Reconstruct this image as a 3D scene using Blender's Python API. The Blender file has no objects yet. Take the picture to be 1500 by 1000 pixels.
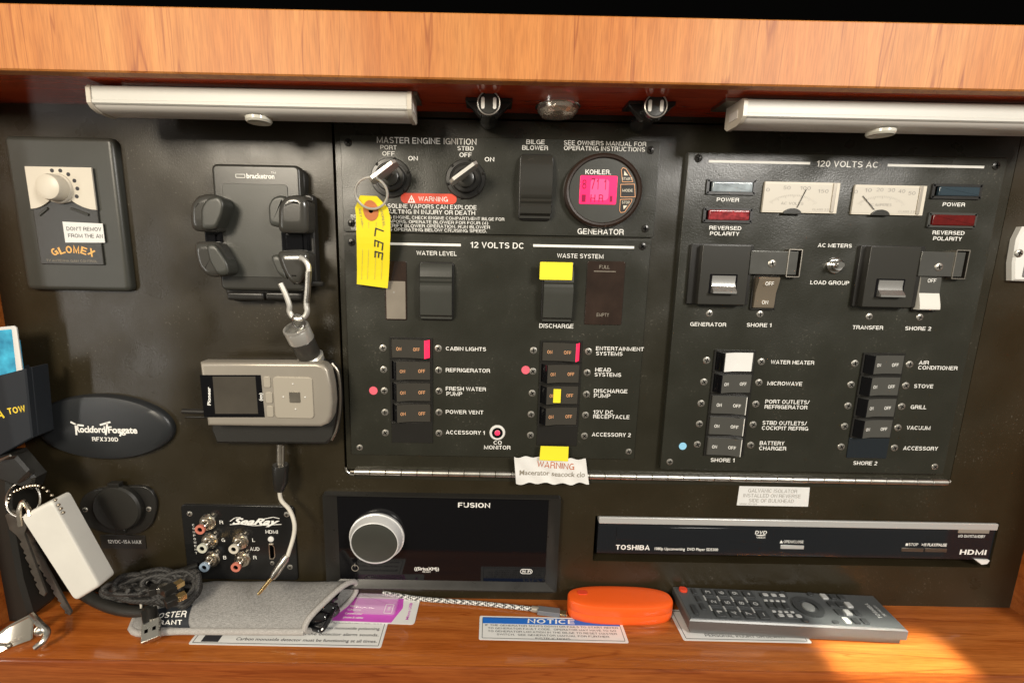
import bpy, bmesh, math, random
from math import sin, cos, pi, radians, atan2, hypot
from mathutils import Matrix, Vector
random.seed(7)
sc = bpy.context.scene
C = sc.collection
# ------------------------------------------------------------------ camera
# all building numbers are millimetres; the bulkhead is the plane y=0, the room is towards -y
DC = 420.0
F, CX, CY = 680.0, 718.0, 505.0
PT, YW, RL = radians(10.2), radians(0.2), radians(1.12)
def _rot():
    B = Matrix(((1, 0, 0), (0, 0, -1), (0, 1, 0)))
    Rp = Matrix(((1, 0, 0), (0, cos(PT), -sin(PT)), (0, sin(PT), cos(PT))))
    Ry = Matrix(((cos(YW), 0, -sin(YW)), (0, 1, 0), (sin(YW), 0, cos(YW))))
    Rr = Matrix(((cos(RL), -sin(RL), 0), (sin(RL), cos(RL), 0), (0, 0, 1)))
    return Rr @ Rp @ Ry @ B
R = _rot(); RT = R.transposed()
cam = bpy.data.objects.new('camera', bpy.data.cameras.new('camera')); C.objects.link(cam)
cm = Matrix((R[0], -R[1], -R[2])).transposed().to_4x4()
cm.translation = Vector((0, -DC * .001, 0)); cam.matrix_world = cm
cam.data.sensor_width = 36; cam.data.lens = F * 36 / 1500
cam.data.shift_x = (750 - CX) / 1500; cam.data.shift_y = (CY - 500) / 1500
cam.data.clip_start = .005; cam.data.clip_end = 50
sc.camera = cam
# ------------------------------------------------------------------ world, lamps, exposure
w = bpy.data.worlds.new("World"); sc.world = w; w.use_nodes = True
bgn = w.node_tree.nodes['Background']; bgn.inputs[1].default_value = 1.0
_nt = w.node_tree; _tc0 = _nt.nodes.new('ShaderNodeTexCoord'); _sx = _nt.nodes.new('ShaderNodeSeparateXYZ'); _mr = _nt.nodes.new('ShaderNodeMapRange'); _rp = _nt.nodes.new('ShaderNodeValToRGB')
_nt.links.new(_tc0.outputs['Generated'], _sx.inputs[0]); _nt.links.new(_sx.outputs['Z'], _mr.inputs['Value']); _mr.inputs['From Min'].default_value = -.7; _mr.inputs['From Max'].default_value = .5
_nt.links.new(_mr.outputs['Result'], _rp.inputs['Fac']); _nt.links.new(_rp.outputs['Color'], bgn.inputs[0])   # the cabin: dim brown floor, pale ceiling
_rp.color_ramp.elements[0].color = (.05, .038, .026, 1); _rp.color_ramp.elements[1].color = (.23, .222, .195, 1)
def area(name, loc, target, size, power, col=(1, .93, .82), spread=180, sy=None):
    l = bpy.data.lights.new(name, 'AREA'); l.size = size; l.energy = power; l.color = col; l.spread = radians(spread)
    if sy: l.shape = 'RECTANGLE'; l.size_y = sy
    o = bpy.data.objects.new(name, l); C.objects.link(o); o.location = loc
    o.rotation_euler = (Vector(target) - Vector(loc)).to_track_quat('-Z', 'Y').to_euler(); return o
area('cabin_lamp', (-.62, -1.15, .42), (-.05, 0, -.02), .36, 12, (1, .89, .72))
area('cabin_lamp_right', (.80, -1.05, .50), (.2, 0, -.05), .30, 12, (1, .95, .88))
area('doorway_light', (-1.0, -.75, -.12), (-.25, 0, -.12), .07, 1.1, (1, .96, .9), 180, .6)
sc.view_settings.view_transform = 'Standard'; sc.view_settings.look = 'None'
sc.view_settings.exposure = 0.2; sc.view_settings.gamma = 1
# ------------------------------------------------------------------ pixel -> place on a plane of the room
def ray(px, py):
    return RT @ Vector(((px - CX) / F, (py - CY) / F, 1))
def P(px, py, d=0.0):                 # point of the plane d mm in front of the bulkhead -> (x, z)
    r = ray(px, py); t = (DC - d) / r.y
    return (r.x * t, r.z * t)
def PZ(px, py, z):                    # point of the level plane z -> (x, y)
    r = ray(px, py); t = z / r.z
    return (r.x * t, -DC + r.y * t)
def solve_d(px, py, z):
    r = ray(px, py); t = z / r.z; return DC - r.y * t
ZS = P(750, 877)[1]; ZT = P(750, 166)[1]
DSH = solve_d(750, 977, ZS) - 1.5; DBM = solve_d(750, 118, ZT)
XL = P(20, 550)[0]; XR = P(1490, 845)[0]
print('ZS', ZS, 'ZT', ZT, 'shelf depth', DSH, 'beam', DBM, 'XL', XL, 'XR', XR)
def ps(px, py, h=0.0): return PZ(px, py, ZS + h)
_t = PZ(1308, 962, ZS); area('downlight_beam', (_t[0] * .001 - .05, -.60, .75), (_t[0] * .001, _t[1] * .001, ZS * .001), .115, .085, (1, .95, .80), 1.6, .055)
# ------------------------------------------------------------------ materials
MT = {}
def mat(name, col, rough=.5, metal=0.0, coat=0.0, bump=0.0, bscale=400, var=0.0, vscale=30, emit=0.0, trans=0.0, spec=.5, alpha=1.0, ecol=None, rvar=0.0):
    m = bpy.data.materials.new(name); m.use_nodes = True; nt = m.node_tree; b = nt.nodes['Principled BSDF']
    b.inputs['Base Color'].default_value = (*col, 1); b.inputs['Roughness'].default_value = rough
    b.inputs['Metallic'].default_value = metal; b.inputs['Coat Weight'].default_value = coat
    b.inputs['Coat Roughness'].default_value = .08; b.inputs['Specular IOR Level'].default_value = spec
    b.inputs['Transmission Weight'].default_value = trans; b.inputs['Alpha'].default_value = alpha
    if emit: b.inputs['Emission Color'].default_value = (*(ecol or col), 1); b.inputs['Emission Strength'].default_value = emit
    tc = nt.nodes.new('ShaderNodeTexCoord')
    if var or rvar:
        n = nt.nodes.new('ShaderNodeTexNoise'); n.inputs['Scale'].default_value = vscale; n.inputs['Detail'].default_value = 5
        nt.links.new(tc.outputs['Object'], n.inputs['Vector'])
        if var:
            r = nt.nodes.new('ShaderNodeValToRGB'); nt.links.new(n.outputs['Fac'], r.inputs['Fac'])
            r.color_ramp.elements[0].position = .2; r.color_ramp.elements[1].position = .8
            r.color_ramp.elements[0].color = (*[c * (1 - var) for c in col], 1); r.color_ramp.elements[1].color = (*[min(1, c * (1 + var)) for c in col], 1)
            nt.links.new(r.outputs['Color'], b.inputs['Base Color'])
        if rvar:
            mr = nt.nodes.new('ShaderNodeMapRange'); nt.links.new(n.outputs['Fac'], mr.inputs['Value'])
            mr.inputs['From Min'].default_value = .1; mr.inputs['From Max'].default_value = .9
            mr.inputs['To Min'].default_value = max(.02, rough - rvar); mr.inputs['To Max'].default_value = rough + rvar
            nt.links.new(mr.outputs['Result'], b.inputs['Roughness'])
    if bump:
        n2 = nt.nodes.new('ShaderNodeTexNoise'); n2.inputs['Scale'].default_value = bscale; n2.inputs['Detail'].default_value = 4
        nt.links.new(tc.outputs['Object'], n2.inputs['Vector'])
        bp = nt.nodes.new('ShaderNodeBump'); bp.inputs['Strength'].default_value = bump; bp.inputs['Distance'].default_value = .0003
        nt.links.new(n2.outputs['Fac'], bp.inputs['Height']); nt.links.new(bp.outputs['Normal'], b.inputs['Normal'])
    MT[name] = m; return m
def wood(name, dark, light, axis, rough=.22, fine=1.0, coat=.6, fig=.8):
    m = bpy.data.materials.new(name); m.use_nodes = True; nt = m.node_tree; b = nt.nodes['Principled BSDF']; N = nt.nodes.new; L = nt.links.new
    tc = N('ShaderNodeTexCoord')
    def stretch(a, c, seedoff=0):
        mp = N('ShaderNodeMapping'); s = [c, c, c]; s[axis] = a; mp.inputs['Scale'].default_value = s
        mp.inputs['Location'].default_value = (seedoff, seedoff * .7, seedoff * .3); mp.inputs['Rotation'].default_value = (0, radians(2.5), 0)
        L(tc.outputs['Object'], mp.inputs['Vector']); return mp
    def noise(mp, sc_, det, dist=0):
        n = N('ShaderNodeTexNoise'); n.inputs['Scale'].default_value = sc_; n.inputs['Detail'].default_value = det; n.inputs['Distortion'].default_value = dist
        L(mp.outputs['Vector'], n.inputs['Vector']); return n
    big = noise(stretch(2.0, 14), 1.0, 3, .6)
    mid = noise(stretch(7, 130, 3), 1.0, 6, .5)
    fin = noise(stretch(60, 900 * fine, 7), 1.0, 3, .3)
    lin = noise(stretch(2.5, 48, 11), 1.0, 3, .45)
    r1 = N('ShaderNodeValToRGB'); L(mid.outputs['Fac'], r1.inputs['Fac']); e = r1.color_ramp.elements
    e[0].position = .28; e[1].position = .72; e[0].color = (*dark, 1); e[1].color = (*light, 1)
    mx = N('ShaderNodeMix'); mx.data_type = 'RGBA'; mx.blend_type = 'MULTIPLY'; L(r1.outputs['Color'], mx.inputs['A'])
    r2 = N('ShaderNodeValToRGB'); L(fin.outputs['Fac'], r2.inputs['Fac']); e = r2.color_ramp.elements
    e[0].position = .3; e[1].position = .6; e[0].color = (.62, .56, .5, 1); e[1].color = (1, 1, 1, 1)
    mx.inputs['Factor'].default_value = .55; L(r2.outputs['Color'], mx.inputs['B'])
    r3 = N('ShaderNodeValToRGB'); L(lin.outputs['Fac'], r3.inputs['Fac']); e = r3.color_ramp.elements
    e[0].position = .488; e[1].position = .512; e[0].color = (1, 1, 1, 1); e[1].color = (1, 1, 1, 1)
    k = r3.color_ramp.elements.new(.5); k.color = (.66, .5, .38, 1)
    m2 = N('ShaderNodeMix'); m2.data_type = 'RGBA'; m2.blend_type = 'MULTIPLY'; m2.inputs['Factor'].default_value = fig
    L(mx.outputs['Result'], m2.inputs['A']); L(r3.outputs['Color'], m2.inputs['B'])
    r4 = N('ShaderNodeValToRGB'); L(big.outputs['Fac'], r4.inputs['Fac']); e = r4.color_ramp.elements
    e[0].position = .3; e[1].position = .65; e[0].color = (.9, .68, .42, 1); e[1].color = (1.0, 1.0, 1.0, 1)
    m3 = N('ShaderNodeMix'); m3.data_type = 'RGBA'; m3.blend_type = 'MULTIPLY'; m3.inputs['Factor'].default_value = .8
    L(m2.outputs['Result'], m3.inputs['A']); L(r4.outputs['Color'], m3.inputs['B'])
    L(m3.outputs['Result'], b.inputs['Base Color']); b.inputs['Roughness'].default_value = rough
    b.inputs['Coat Weight'].default_value = coat; b.inputs['Coat Roughness'].default_value = .06
    bp = N('ShaderNodeBump'); bp.inputs['Strength'].default_value = .12; bp.inputs['Distance'].default_value = .0004
    L(fin.outputs['Fac'], bp.inputs['Height']); L(bp.outputs['Normal'], b.inputs['Normal'])
    MT[name] = m
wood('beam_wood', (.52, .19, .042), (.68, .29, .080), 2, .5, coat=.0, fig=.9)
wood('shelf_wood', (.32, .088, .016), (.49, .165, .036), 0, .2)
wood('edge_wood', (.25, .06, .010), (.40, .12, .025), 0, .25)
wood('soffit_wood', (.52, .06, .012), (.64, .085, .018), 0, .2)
def scuffed(name, col, rough, spec=.5, marks=.5, leather=.25):      # black laminate with faint scuffs and dust
    m = mat(name, col, rough, bump=leather, bscale=900, var=.15, vscale=22, spec=spec, rvar=.13)
    nt = m.node_tree; b = nt.nodes['Principled BSDF']; N = nt.nodes.new; L = nt.links.new
    src = b.inputs['Base Color'].links[0].from_socket
    tc = N('ShaderNodeTexCoord'); v = N('ShaderNodeTexNoise'); v.inputs['Scale'].default_value = 520; v.inputs['Detail'].default_value = 2
    v2 = N('ShaderNodeTexNoise'); v2.inputs['Scale'].default_value = 22; v2.inputs['Detail'].default_value = 3
    L(tc.outputs['Object'], v.inputs['Vector']); L(tc.outputs['Object'], v2.inputs['Vector'])
    r = N('ShaderNodeValToRGB'); r.color_ramp.elements[0].position = .64; r.color_ramp.elements[1].position = .74; L(v.outputs['Fac'], r.inputs['Fac'])
    r2 = N('ShaderNodeValToRGB'); r2.color_ramp.elements[0].position = .5; r2.color_ramp.elements[1].position = .7; L(v2.outputs['Fac'], r2.inputs['Fac'])
    mu = N('ShaderNodeMath'); mu.operation = 'MULTIPLY'; L(r.outputs['Color'], mu.inputs[0]); L(r2.outputs['Color'], mu.inputs[1])
    m2 = N('ShaderNodeMath'); m2.operation = 'MULTIPLY'; m2.inputs[1].default_value = marks; L(mu.outputs[0], m2.inputs[0])
    x = N('ShaderNodeMix'); x.data_type = 'RGBA'; L(m2.outputs[0], x.inputs['Factor']); L(src, x.inputs['A']); x.inputs['B'].default_value = (.22, .2, .16, 1)
    L(x.outputs['Result'], b.inputs['Base Color'])
    wn = N('ShaderNodeTexNoise'); wn.inputs['Scale'].default_value = 11; wn.inputs['Detail'].default_value = 1.5; L(tc.outputs['Object'], wn.inputs['Vector'])
    wb = N('ShaderNodeBump'); wb.inputs['Strength'].default_value = 1.0; wb.inputs['Distance'].default_value = .0055; L(wn.outputs['Fac'], wb.inputs['Height'])
    ob = b.inputs['Normal'].links[0].from_node; L(wb.outputs['Normal'], ob.inputs['Normal'])
scuffed('laminate', (.026, .020, .010), .31, .45, .45)
scuffed('plate', (.025, .025, .018), .29, .55, .45, .35)
scuffed('hatch', (.024, .022, .014), .30, .5, .45)
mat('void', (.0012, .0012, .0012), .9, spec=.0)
mat('black_plastic', (.018, .017, .015), .3, bump=.1, bscale=1500, rvar=.06, vscale=60)
mat('brown_black', (.03, .018, .013), .3, bump=.1, bscale=1500)
mat('soft_black', (.02, .019, .016), .5, bump=.3, bscale=1200)
mat('cover_black', (.022, .024, .026), .36, bump=.2, bscale=1500)
mat('key_grey', (.11, .10, .085), .38, .45, rvar=.1, vscale=80, var=.3)
mat('grey_plastic', (.045, .046, .039), .36, bump=.2, bscale=1500, var=.1, vscale=40)
mat('mid_black', (.032, .031, .026), .28, bump=.15, bscale=1500)
mat('gloss_black', (.005, .005, .006), .06, spec=.35)
mat('arm_plastic', (.05, .048, .042), .2, coat=.4, bump=.08, bscale=1500)
mat('smoked', (.03, .018, .013), .08, coat=.6, var=.5, vscale=45)
mat('ink', (.93, .92, .87), .5)
mat('cream_ink', (.8, .74, .6), .5)
mat('orange_ink', (.85, .42, .2), .5)
mat('dark_ink', (.03, .03, .035), .6)
mat('grey_ink', (.33, .31, .28), .6)
mat('red_ink', (.75, .07, .03), .45)
mat('gold_ink', (.85, .45, .12), .4)
mat('brown_ink', (.55, .16, .07), .6)
mat('faded_ink', (.28, .25, .2), .6)
mat('yellow_ink', (.95, .7, .05), .5)
mat('chrome', (.78, .76, .72), .16, 1)
mat('bright_metal', (.9, .88, .82), .3, .75)
mat('steel', (.62, .59, .53), .28, 1, bump=.1, bscale=900, rvar=.08, vscale=90)
mat('dull_steel', (.36, .33, .28), .38, 1, rvar=.1, vscale=70)
mat('screw_steel', (.5, .48, .43), .36, .85)
mat('hinge_steel', (.72, .70, .64), .33, 1, rvar=.12, vscale=60)
mat('black_screw', (.03, .028, .025), .25, .3)
mat('nickel', (.8, .72, .6), .22, 1)
mat('gold', (.85, .62, .3), .25, 1)
mat('cream', (.66, .61, .51), .38, var=.06, vscale=40)
mat('bar_white', (.60, .59, .54), .4, var=.03, vscale=20)
mat('bar_lens', (.70, .67, .62), .32)
mat('white_plastic', (.78, .77, .73), .4)
mat('float_white', (.76, .74, .68), .45, bump=.25, bscale=160, var=.06, vscale=35)
mat('paper', (.8, .79, .76), .7, bump=.4, bscale=120, var=.05, vscale=60)
mat('label_white', (.78, .78, .76), .35, var=.04, vscale=50)
mat('clear', (.95, .95, .95), .06, trans=1.0)
mat('clear_film', (.9, .9, .92), .08, trans=0.9, alpha=.35)
mat('yellow', (.95, .82, .03), .6, var=.04, vscale=40)
mat('tag_yellow', (.95, .78, .02), .6, var=.05, vscale=60)
mat('tag_ring', (.6, .2, .07), .6)
mat('red_plastic', (.75, .06, .02), .4)
mat('red_lens', (.11, .004, .003), .15, coat=.5, var=.3, vscale=220)
mat('red_lens_lit', (.27, .03, .035), .12, coat=.6, var=.9, vscale=300, emit=.05)
mat('pink_lit', (.8, .03, .08), .3, emit=.7, ecol=(1, .03, .11))
mat('pink_dot', (.9, .14, .2), .5)
mat('blue_dot', (.3, .65, .9), .5)
mat('lcd', (.8, .02, .10), .25, emit=.8, ecol=(1, .02, .13))
mat('lcd_glow', (.9, .07, .18), .25, emit=.8, ecol=(1, .07, .2))
mat('lcd_ink', (.25, .0, .04), .3, emit=.12, ecol=(.7, 0, .12))
mat('blue_lens', (.32, .37, .4), .1, coat=.5, var=.5, vscale=120)
mat('blue_lens_dark', (.03, .05, .065), .15, coat=.5)
mat('blank_blue', (.016, .021, .026), .18, coat=.3)
mat('meter_paper', (.60, .56, .48), .45)
mat('ring_silver', (.9, .9, .89), .3, .35)
mat('smoky_card', (.24, .21, .17), .3, var=.15, vscale=60)
mat('rocker_dc', (.05, .046, .038), .22, coat=.3, rvar=.06, vscale=90)
mat('rocker_grey', (.075, .074, .066), .2, coat=.3, rvar=.06, vscale=90)
mat('white_end_and_glare', (.76, .74, .68), .22, coat=.3)  # white breaker ends, and the reflection painted onto the shore 2 rocker
mat('brown_rocker', (.55, .46, .35), .24, .8)
mat('lever_metal', (.72, .71, .68), .2, .85)
mat('silver_paint', (.38, .345, .29), .35, .35, var=.05, vscale=40)
mat('pad_silver', (.43, .39, .32), .4, .15)
mat('screen_grey', (.07, .062, .05), .1, coat=.6, var=.25, vscale=30)
mat('screen_flare', (.3, .27, .22), .2)
mat('orange', (.95, .12, .012), .38, bump=.12, bscale=900, var=.05, vscale=25, coat=.15)
mat('blue_print', (.02, .16, .62), .35)
mat('sky_print', (.06, .42, .85), .3, var=.6, vscale=90)
mat('purple', (.62, .09, .55), .35, var=.08, vscale=60)
mat('remote_grey', (.085, .092, .096), .36, .2, bump=.1, bscale=1200)
mat('remote_edge', (.5, .5, .49), .3, .5)
mat('remote_button', (.035, .038, .04), .4)
mat('remote_light', (.45, .46, .46), .4)
mat('pad_grey', (.2, .21, .21), .35)
mat('connector_grey', (.22, .22, .23), .35, .3)
mat('knurl', (.09, .085, .075), .35, .5, bump=1.0, bscale=600)
mat('glass_black', (.008, .008, .009), .06, coat=.8)
mat('cable_white', (.62, .58, .5), .45)
mat('rca_red', (.62, .2, .14), .35); mat('rca_green', (.62, .62, .52), .35); mat('rca_blue', (.34, .44, .55), .35)
def fabric(name, c1, c2, s):
    m = mat(name, c1, .9); nt = m.node_tree; b = nt.nodes['Principled BSDF']; N = nt.nodes.new; L = nt.links.new
    tc = N('ShaderNodeTexCoord')
    acc = None
    for k, sc3 in enumerate(((s, s * .16, s), (s * .16, s, s))):
        mp = N('ShaderNodeMapping'); mp.inputs['Scale'].default_value = sc3; L(tc.outputs['Object'], mp.inputs['Vector'])
        n = N('ShaderNodeTexNoise'); n.inputs['Scale'].default_value = 1; n.inputs['Detail'].default_value = 3; L(mp.outputs['Vector'], n.inputs['Vector'])
        if acc is None: acc = n.outputs['Fac']
        else:
            a = N('ShaderNodeMath'); a.operation = 'ADD'; L(acc, a.inputs[0]); L(n.outputs['Fac'], a.inputs[1]); acc = a.outputs[0]
    mr = N('ShaderNodeMapRange'); mr.inputs['From Min'].default_value = .75; mr.inputs['From Max'].default_value = 1.25; L(acc, mr.inputs['Value'])
    x = N('ShaderNodeMix'); x.data_type = 'RGBA'; L(mr.outputs['Result'], x.inputs['Factor']); x.inputs['A'].default_value = (*c1, 1); x.inputs['B'].default_value = (*c2, 1)
    L(x.outputs['Result'], b.inputs['Base Color'])
    bp = N('ShaderNodeBump'); bp.inputs['Strength'].default_value = .6; bp.inputs['Distance'].default_value = .0004; L(acc, bp.inputs['Height']); L(bp.outputs['Normal'], b.inputs['Normal'])
fabric('pouch_fabric', (.20, .195, .185), (.40, .39, .375), 2100)
fabric('pouch_piping', (.33, .31, .29), (.55, .53, .50), 2400)
def braid(name, c1, c2, s):
    m = mat(name, c1, .6); nt = m.node_tree; b = nt.nodes['Principled BSDF']; N = nt.nodes.new; L = nt.links.new
    tc = N('ShaderNodeTexCoord'); wv = N('ShaderNodeTexChecker'); wv.inputs['Scale'].default_value = s
    mp = N('ShaderNodeMapping'); mp.inputs['Rotation'].default_value = (.4, .6, .8); L(tc.outputs['Object'], mp.inputs['Vector']); L(mp.outputs['Vector'], wv.inputs['Vector'])
    wv.inputs['Color1'].default_value = (*c1, 1); wv.inputs['Color2'].default_value = (*c2, 1); L(wv.outputs['Color'], b.inputs['Base Color'])
braid('braid_white', (.75, .74, .7), (.07, .07, .07), 520)
braid('braid_black', (.005, .005, .005), (.045, .042, .038), 900)
# ------------------------------------------------------------------ mesh helpers
pm = lambda u, v, w: (u, -w, v)
def inset(o, t):
    n = len(o); r = []
    A = sum(o[i][0] * o[(i + 1) % n][1] - o[(i + 1) % n][0] * o[i][1] for i in range(n))
    s = 1 if A > 0 else -1
    for i in range(n):
        a, b, c = o[i - 1], o[i], o[(i + 1) % n]
        e1 = (b[0] - a[0], b[1] - a[1]); e2 = (c[0] - b[0], c[1] - b[1])
        l1 = hypot(*e1) or 1; l2 = hypot(*e2) or 1
        n1 = (-e1[1] / l1 * s, e1[0] / l1 * s); n2 = (-e2[1] / l2 * s, e2[0] / l2 * s)
        m = (n1[0] + n2[0], n1[1] + n2[1]); q = m[0] ** 2 + m[1] ** 2
        k = 2 / q if q > .4 else 5
        k = min(k, 1.6)
        r.append((b[0] + m[0] * t * k, b[1] + m[1] * t * k))
    return r
def rrect(cx, cz, w_, h_, r=1.0, n=4):
    r = min(r, w_ / 2 - .01, h_ / 2 - .01)
    if r <= 0.02: return [(cx - w_ / 2, cz - h_ / 2), (cx + w_ / 2, cz - h_ / 2), (cx + w_ / 2, cz + h_ / 2), (cx - w_ / 2, cz + h_ / 2)]
    o = []
    for k, (sx, sz) in enumerate(((1, -1), (1, 1), (-1, 1), (-1, -1))):
        for i in range(n + 1):
            a = -pi / 2 + k * pi / 2 + i * pi / 2 / n
            o.append((cx + sx * (w_ / 2 - r) + r * cos(a), cz + sz * (h_ / 2 - r) + r * sin(a)))
    return o
def circ(cx, cz, r, n=32, ry=None, a0=0): return [(cx + r * cos(a0 + 2 * pi * i / n), cz + (ry or r) * sin(a0 + 2 * pi * i / n)) for i in range(n)]
def spline(pts, n=8, closed=False):
    out = []; m = len(pts); rng = m if closed else m - 1
    for i in range(rng):
        if closed: p0, p1, p2, p3 = (Vector(pts[(i + k - 1) % m]) for k in range(4))
        else:
            p1, p2 = Vector(pts[i]), Vector(pts[i + 1]); p0 = Vector(pts[i - 1]) if i else 2 * p1 - p2; p3 = Vector(pts[i + 2]) if i + 2 < m else 2 * p2 - p1
        for k in range(n):
            t = k / n
            out.append(.5 * ((2 * p1) + (p2 - p0) * t + (2 * p0 - 5 * p1 + 4 * p2 - p3) * t * t + (3 * p1 - p0 - 3 * p2 + p3) * t ** 3))
    if not closed: out.append(Vector(pts[-1]))
    return out
oval = lambda c, k=.93: (lambda u, v, w: (u, -w, c[1] + (v - c[1]) * k))
def roundpoly(o, r, n=4):
    out = []; m = len(o)
    for i in range(m):
        p, a, b = Vector(o[i]), Vector(o[i - 1]), Vector(o[(i + 1) % m]); u = (a - p).normalized() * r; v = (b - p).normalized() * r
        for k in range(n + 1): t = k / n; out.append(tuple((p + u) * (1 - t) ** 2 + p * 2 * t * (1 - t) + (p + v) * t * t))
    return out
class MB:
    def __init__(s): s.v = []; s.f = []; s.m = []; s.flat = False
    def add(s, vs, fs, mi=0):
        k = len(s.v); s.v += [tuple(v) for v in vs]
        for f in fs: s.f.append([i + k for i in f]); s.m.append(mi)
        return s
    def prism(s, o, w0, w1, ch=0, mi=0, mp=pm, back=False, chw=None, top=None):
        n = len(o); rings = [[mp(u, v, w0) for u, v in o]]
        if ch:
            c2 = ch if chw is None else chw
            sgn = 1 if w1 > w0 else -1
            rings.append([mp(u, v, w1 - sgn * c2) for u, v in o])
            if n > 10:
                for t in (.35, .8, 1.2): rings.append([mp(u, v, w1 - sgn * c2 * (1 - sin(t))) for u, v in inset(o, ch * (1 - cos(t)))])
            rings.append([mp(u, v, w1) for u, v in inset(o, ch)])
            if n > 10: rings.append([mp(u, v, w1) for u, v in inset(o, ch * 1.15 + .02)])
        else: rings.append([mp(u, v, w1) for u, v in o])
        vs = [p for r in rings for p in r]; fs = []
        for k in range(len(rings) - 1):
            for i in range(n): j = (i + 1) % n; fs.append([k * n + i, k * n + j, (k + 1) * n + j, (k + 1) * n + i])
        s.add(vs, fs, mi)
        kk = len(s.v) - n; s.f.append([kk + i for i in range(n)]); s.m.append(mi if top is None else top)
        if back: b0 = len(s.v) - len(vs); s.f.append([b0 + i for i in range(n)][::-1]); s.m.append(mi)
        return s
    def dome(s, o, w0, w1, ch, mi=0, mp=pm, steps=6):      # prism whose front edge rolls over (safe for tight corners)
        cx = sum(p[0] for p in o) / len(o); cy = sum(p[1] for p in o) / len(o); rad = min(hypot(p[0] - cx, p[1] - cy) for p in o); n = len(o)
        rr = [(1, w0)] + [(1 - ch * (1 - cos(t)) / rad, w1 - ch * (1 - sin(t))) for t in [pi / 2 * i / steps for i in range(steps + 1)]]; rr.append((rr[-1][0] - .04, w1))
        vs = [mp(cx + (u - cx) * k, cy + (v - cy) * k, w) for k, w in rr for u, v in o]; fs = []
        for k in range(len(rr) - 1):
            for i in range(n): j = (i + 1) % n; fs.append([k * n + i, k * n + j, (k + 1) * n + j, (k + 1) * n + i])
        fs.append([(len(rr) - 1) * n + i for i in range(n)]); fs.append(list(range(n))[::-1]); return s.add(vs, fs, mi)
    def flat_poly(s, o, w, mi=0, mp=pm):
        return s.add([mp(u, v, w) for u, v in o], [list(range(len(o)))], mi)
    def ring(s, o, t, w0, w1, mi=0, mp=pm, inner=None):    # frame with a hole
        n = len(o); i_ = inner or inset(o, t)
        vs = [mp(u, v, w0) for u, v in o] + [mp(u, v, w1) for u, v in o] + [mp(u, v, w1) for u, v in i_] + [mp(u, v, w0) for u, v in i_]
        fs = []
        for k in range(3):
            for i in range(n): j = (i + 1) % n; fs.append([k * n + i, k * n + j, (k + 1) * n + j, (k + 1) * n + i])
        return s.add(vs, fs, mi)
    def extr(s, prof, v0, v1, mi=0, mp=pm):               # profile in (u,w), extruded along v
        n = len(prof); vs = [mp(u, v0, w) for u, w in prof] + [mp(u, v1, w) for u, w in prof]
        fs = [[i, (i + 1) % n, n + (i + 1) % n, n + i] for i in range(n)] + [list(range(n)), list(range(n, 2 * n))[::-1]]
        return s.add(vs, fs, mi)
    def box(s, x0, x1, z0, z1, w0, w1, mi=0, mp=pm, ch=0): return s.prism([(x0, z0), (x1, z0), (x1, z1), (x0, z1)], w0, w1, ch, mi, mp, True)
    def lathe(s, cx, cz, prof, n=32, mi=0, mp=pm):
        vs = []; fs = []
        for r, w_ in prof: vs += [mp(cx + r * cos(2 * pi * i / n), cz + r * sin(2 * pi * i / n), w_) for i in range(n)]
        for k in range(len(prof) - 1):
            for i in range(n): j = (i + 1) % n; fs.append([k * n + i, k * n + j, (k + 1) * n + j, (k + 1) * n + i])
        fs.append(list(range((len(prof) - 1) * n, len(prof) * n)))
        return s.add(vs, fs, mi)
    def tube(s, pts, r, n=10, mi=0, closed=False, cap=True):
        pts = [Vector(p) for p in pts]; m = len(pts); vs = []; fs = []; up = Vector((0.13, .2, 1)).normalized(); prev = None
        for i, p in enumerate(pts):
            a = pts[i - 1] if (i or closed) else p; b = pts[(i + 1) % m] if (i < m - 1 or closed) else p
            t = (b - a).normalized()
            if prev is None: x = t.cross(up); x = x.normalized() if x.length > .05 else t.cross(Vector((1, 0, 0))).normalized()
            else: x = (prev - t * prev.dot(t)).normalized()
            prev = x; y = t.cross(x); rr = r[i] if isinstance(r, (list, tuple)) else r
            vs += [p + x * rr * cos(2 * pi * k / n) + y * rr * sin(2 * pi * k / n) for k in range(n)]
        for i in range(m if closed else m - 1):
            i2 = (i + 1) % m
            for k in range(n): k2 = (k + 1) % n; fs.append([i * n + k, i * n + k2, i2 * n + k2, i2 * n + k])
        if cap and not closed: fs.append(list(range(n))[::-1]); fs.append(list(range((m - 1) * n, m * n)))
        return s.add(vs, fs, mi)
    def sphere(s, c, r, n=14, mi=0, sz=(1, 1, 1)):
        vs = []; fs = []; h = n // 2
        for k in range(h + 1):
            a = pi * k / h
            for i in range(n): vs.append((c[0] + r * sz[0] * sin(a) * cos(2 * pi * i / n), c[1] + r * sz[1] * sin(a) * sin(2 * pi * i / n), c[2] + r * sz[2] * cos(a)))
        for k in range(h):
            for i in range(n): j = (i + 1) % n; fs.append([k * n + i, k * n + j, (k + 1) * n + j, (k + 1) * n + i])
        return s.add(vs, fs, mi)
    def text(s, st, x0, x1, yc, h_, d, mi=0, bold=.014, shear=0):      # pixel box on a plane d in front of the bulkhead
        xc = (x0 + x1) / 2; a = P(xc, yc, d); W_ = P(x1, yc, d)[0] - P(x0, yc, d)[0]; H_ = P(xc, yc - h_ / 2, d)[1] - P(xc, yc + h_ / 2, d)[1]
        return s.textm(st, a[0], a[1], W_, H_, d, mi, bold, shear)
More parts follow.
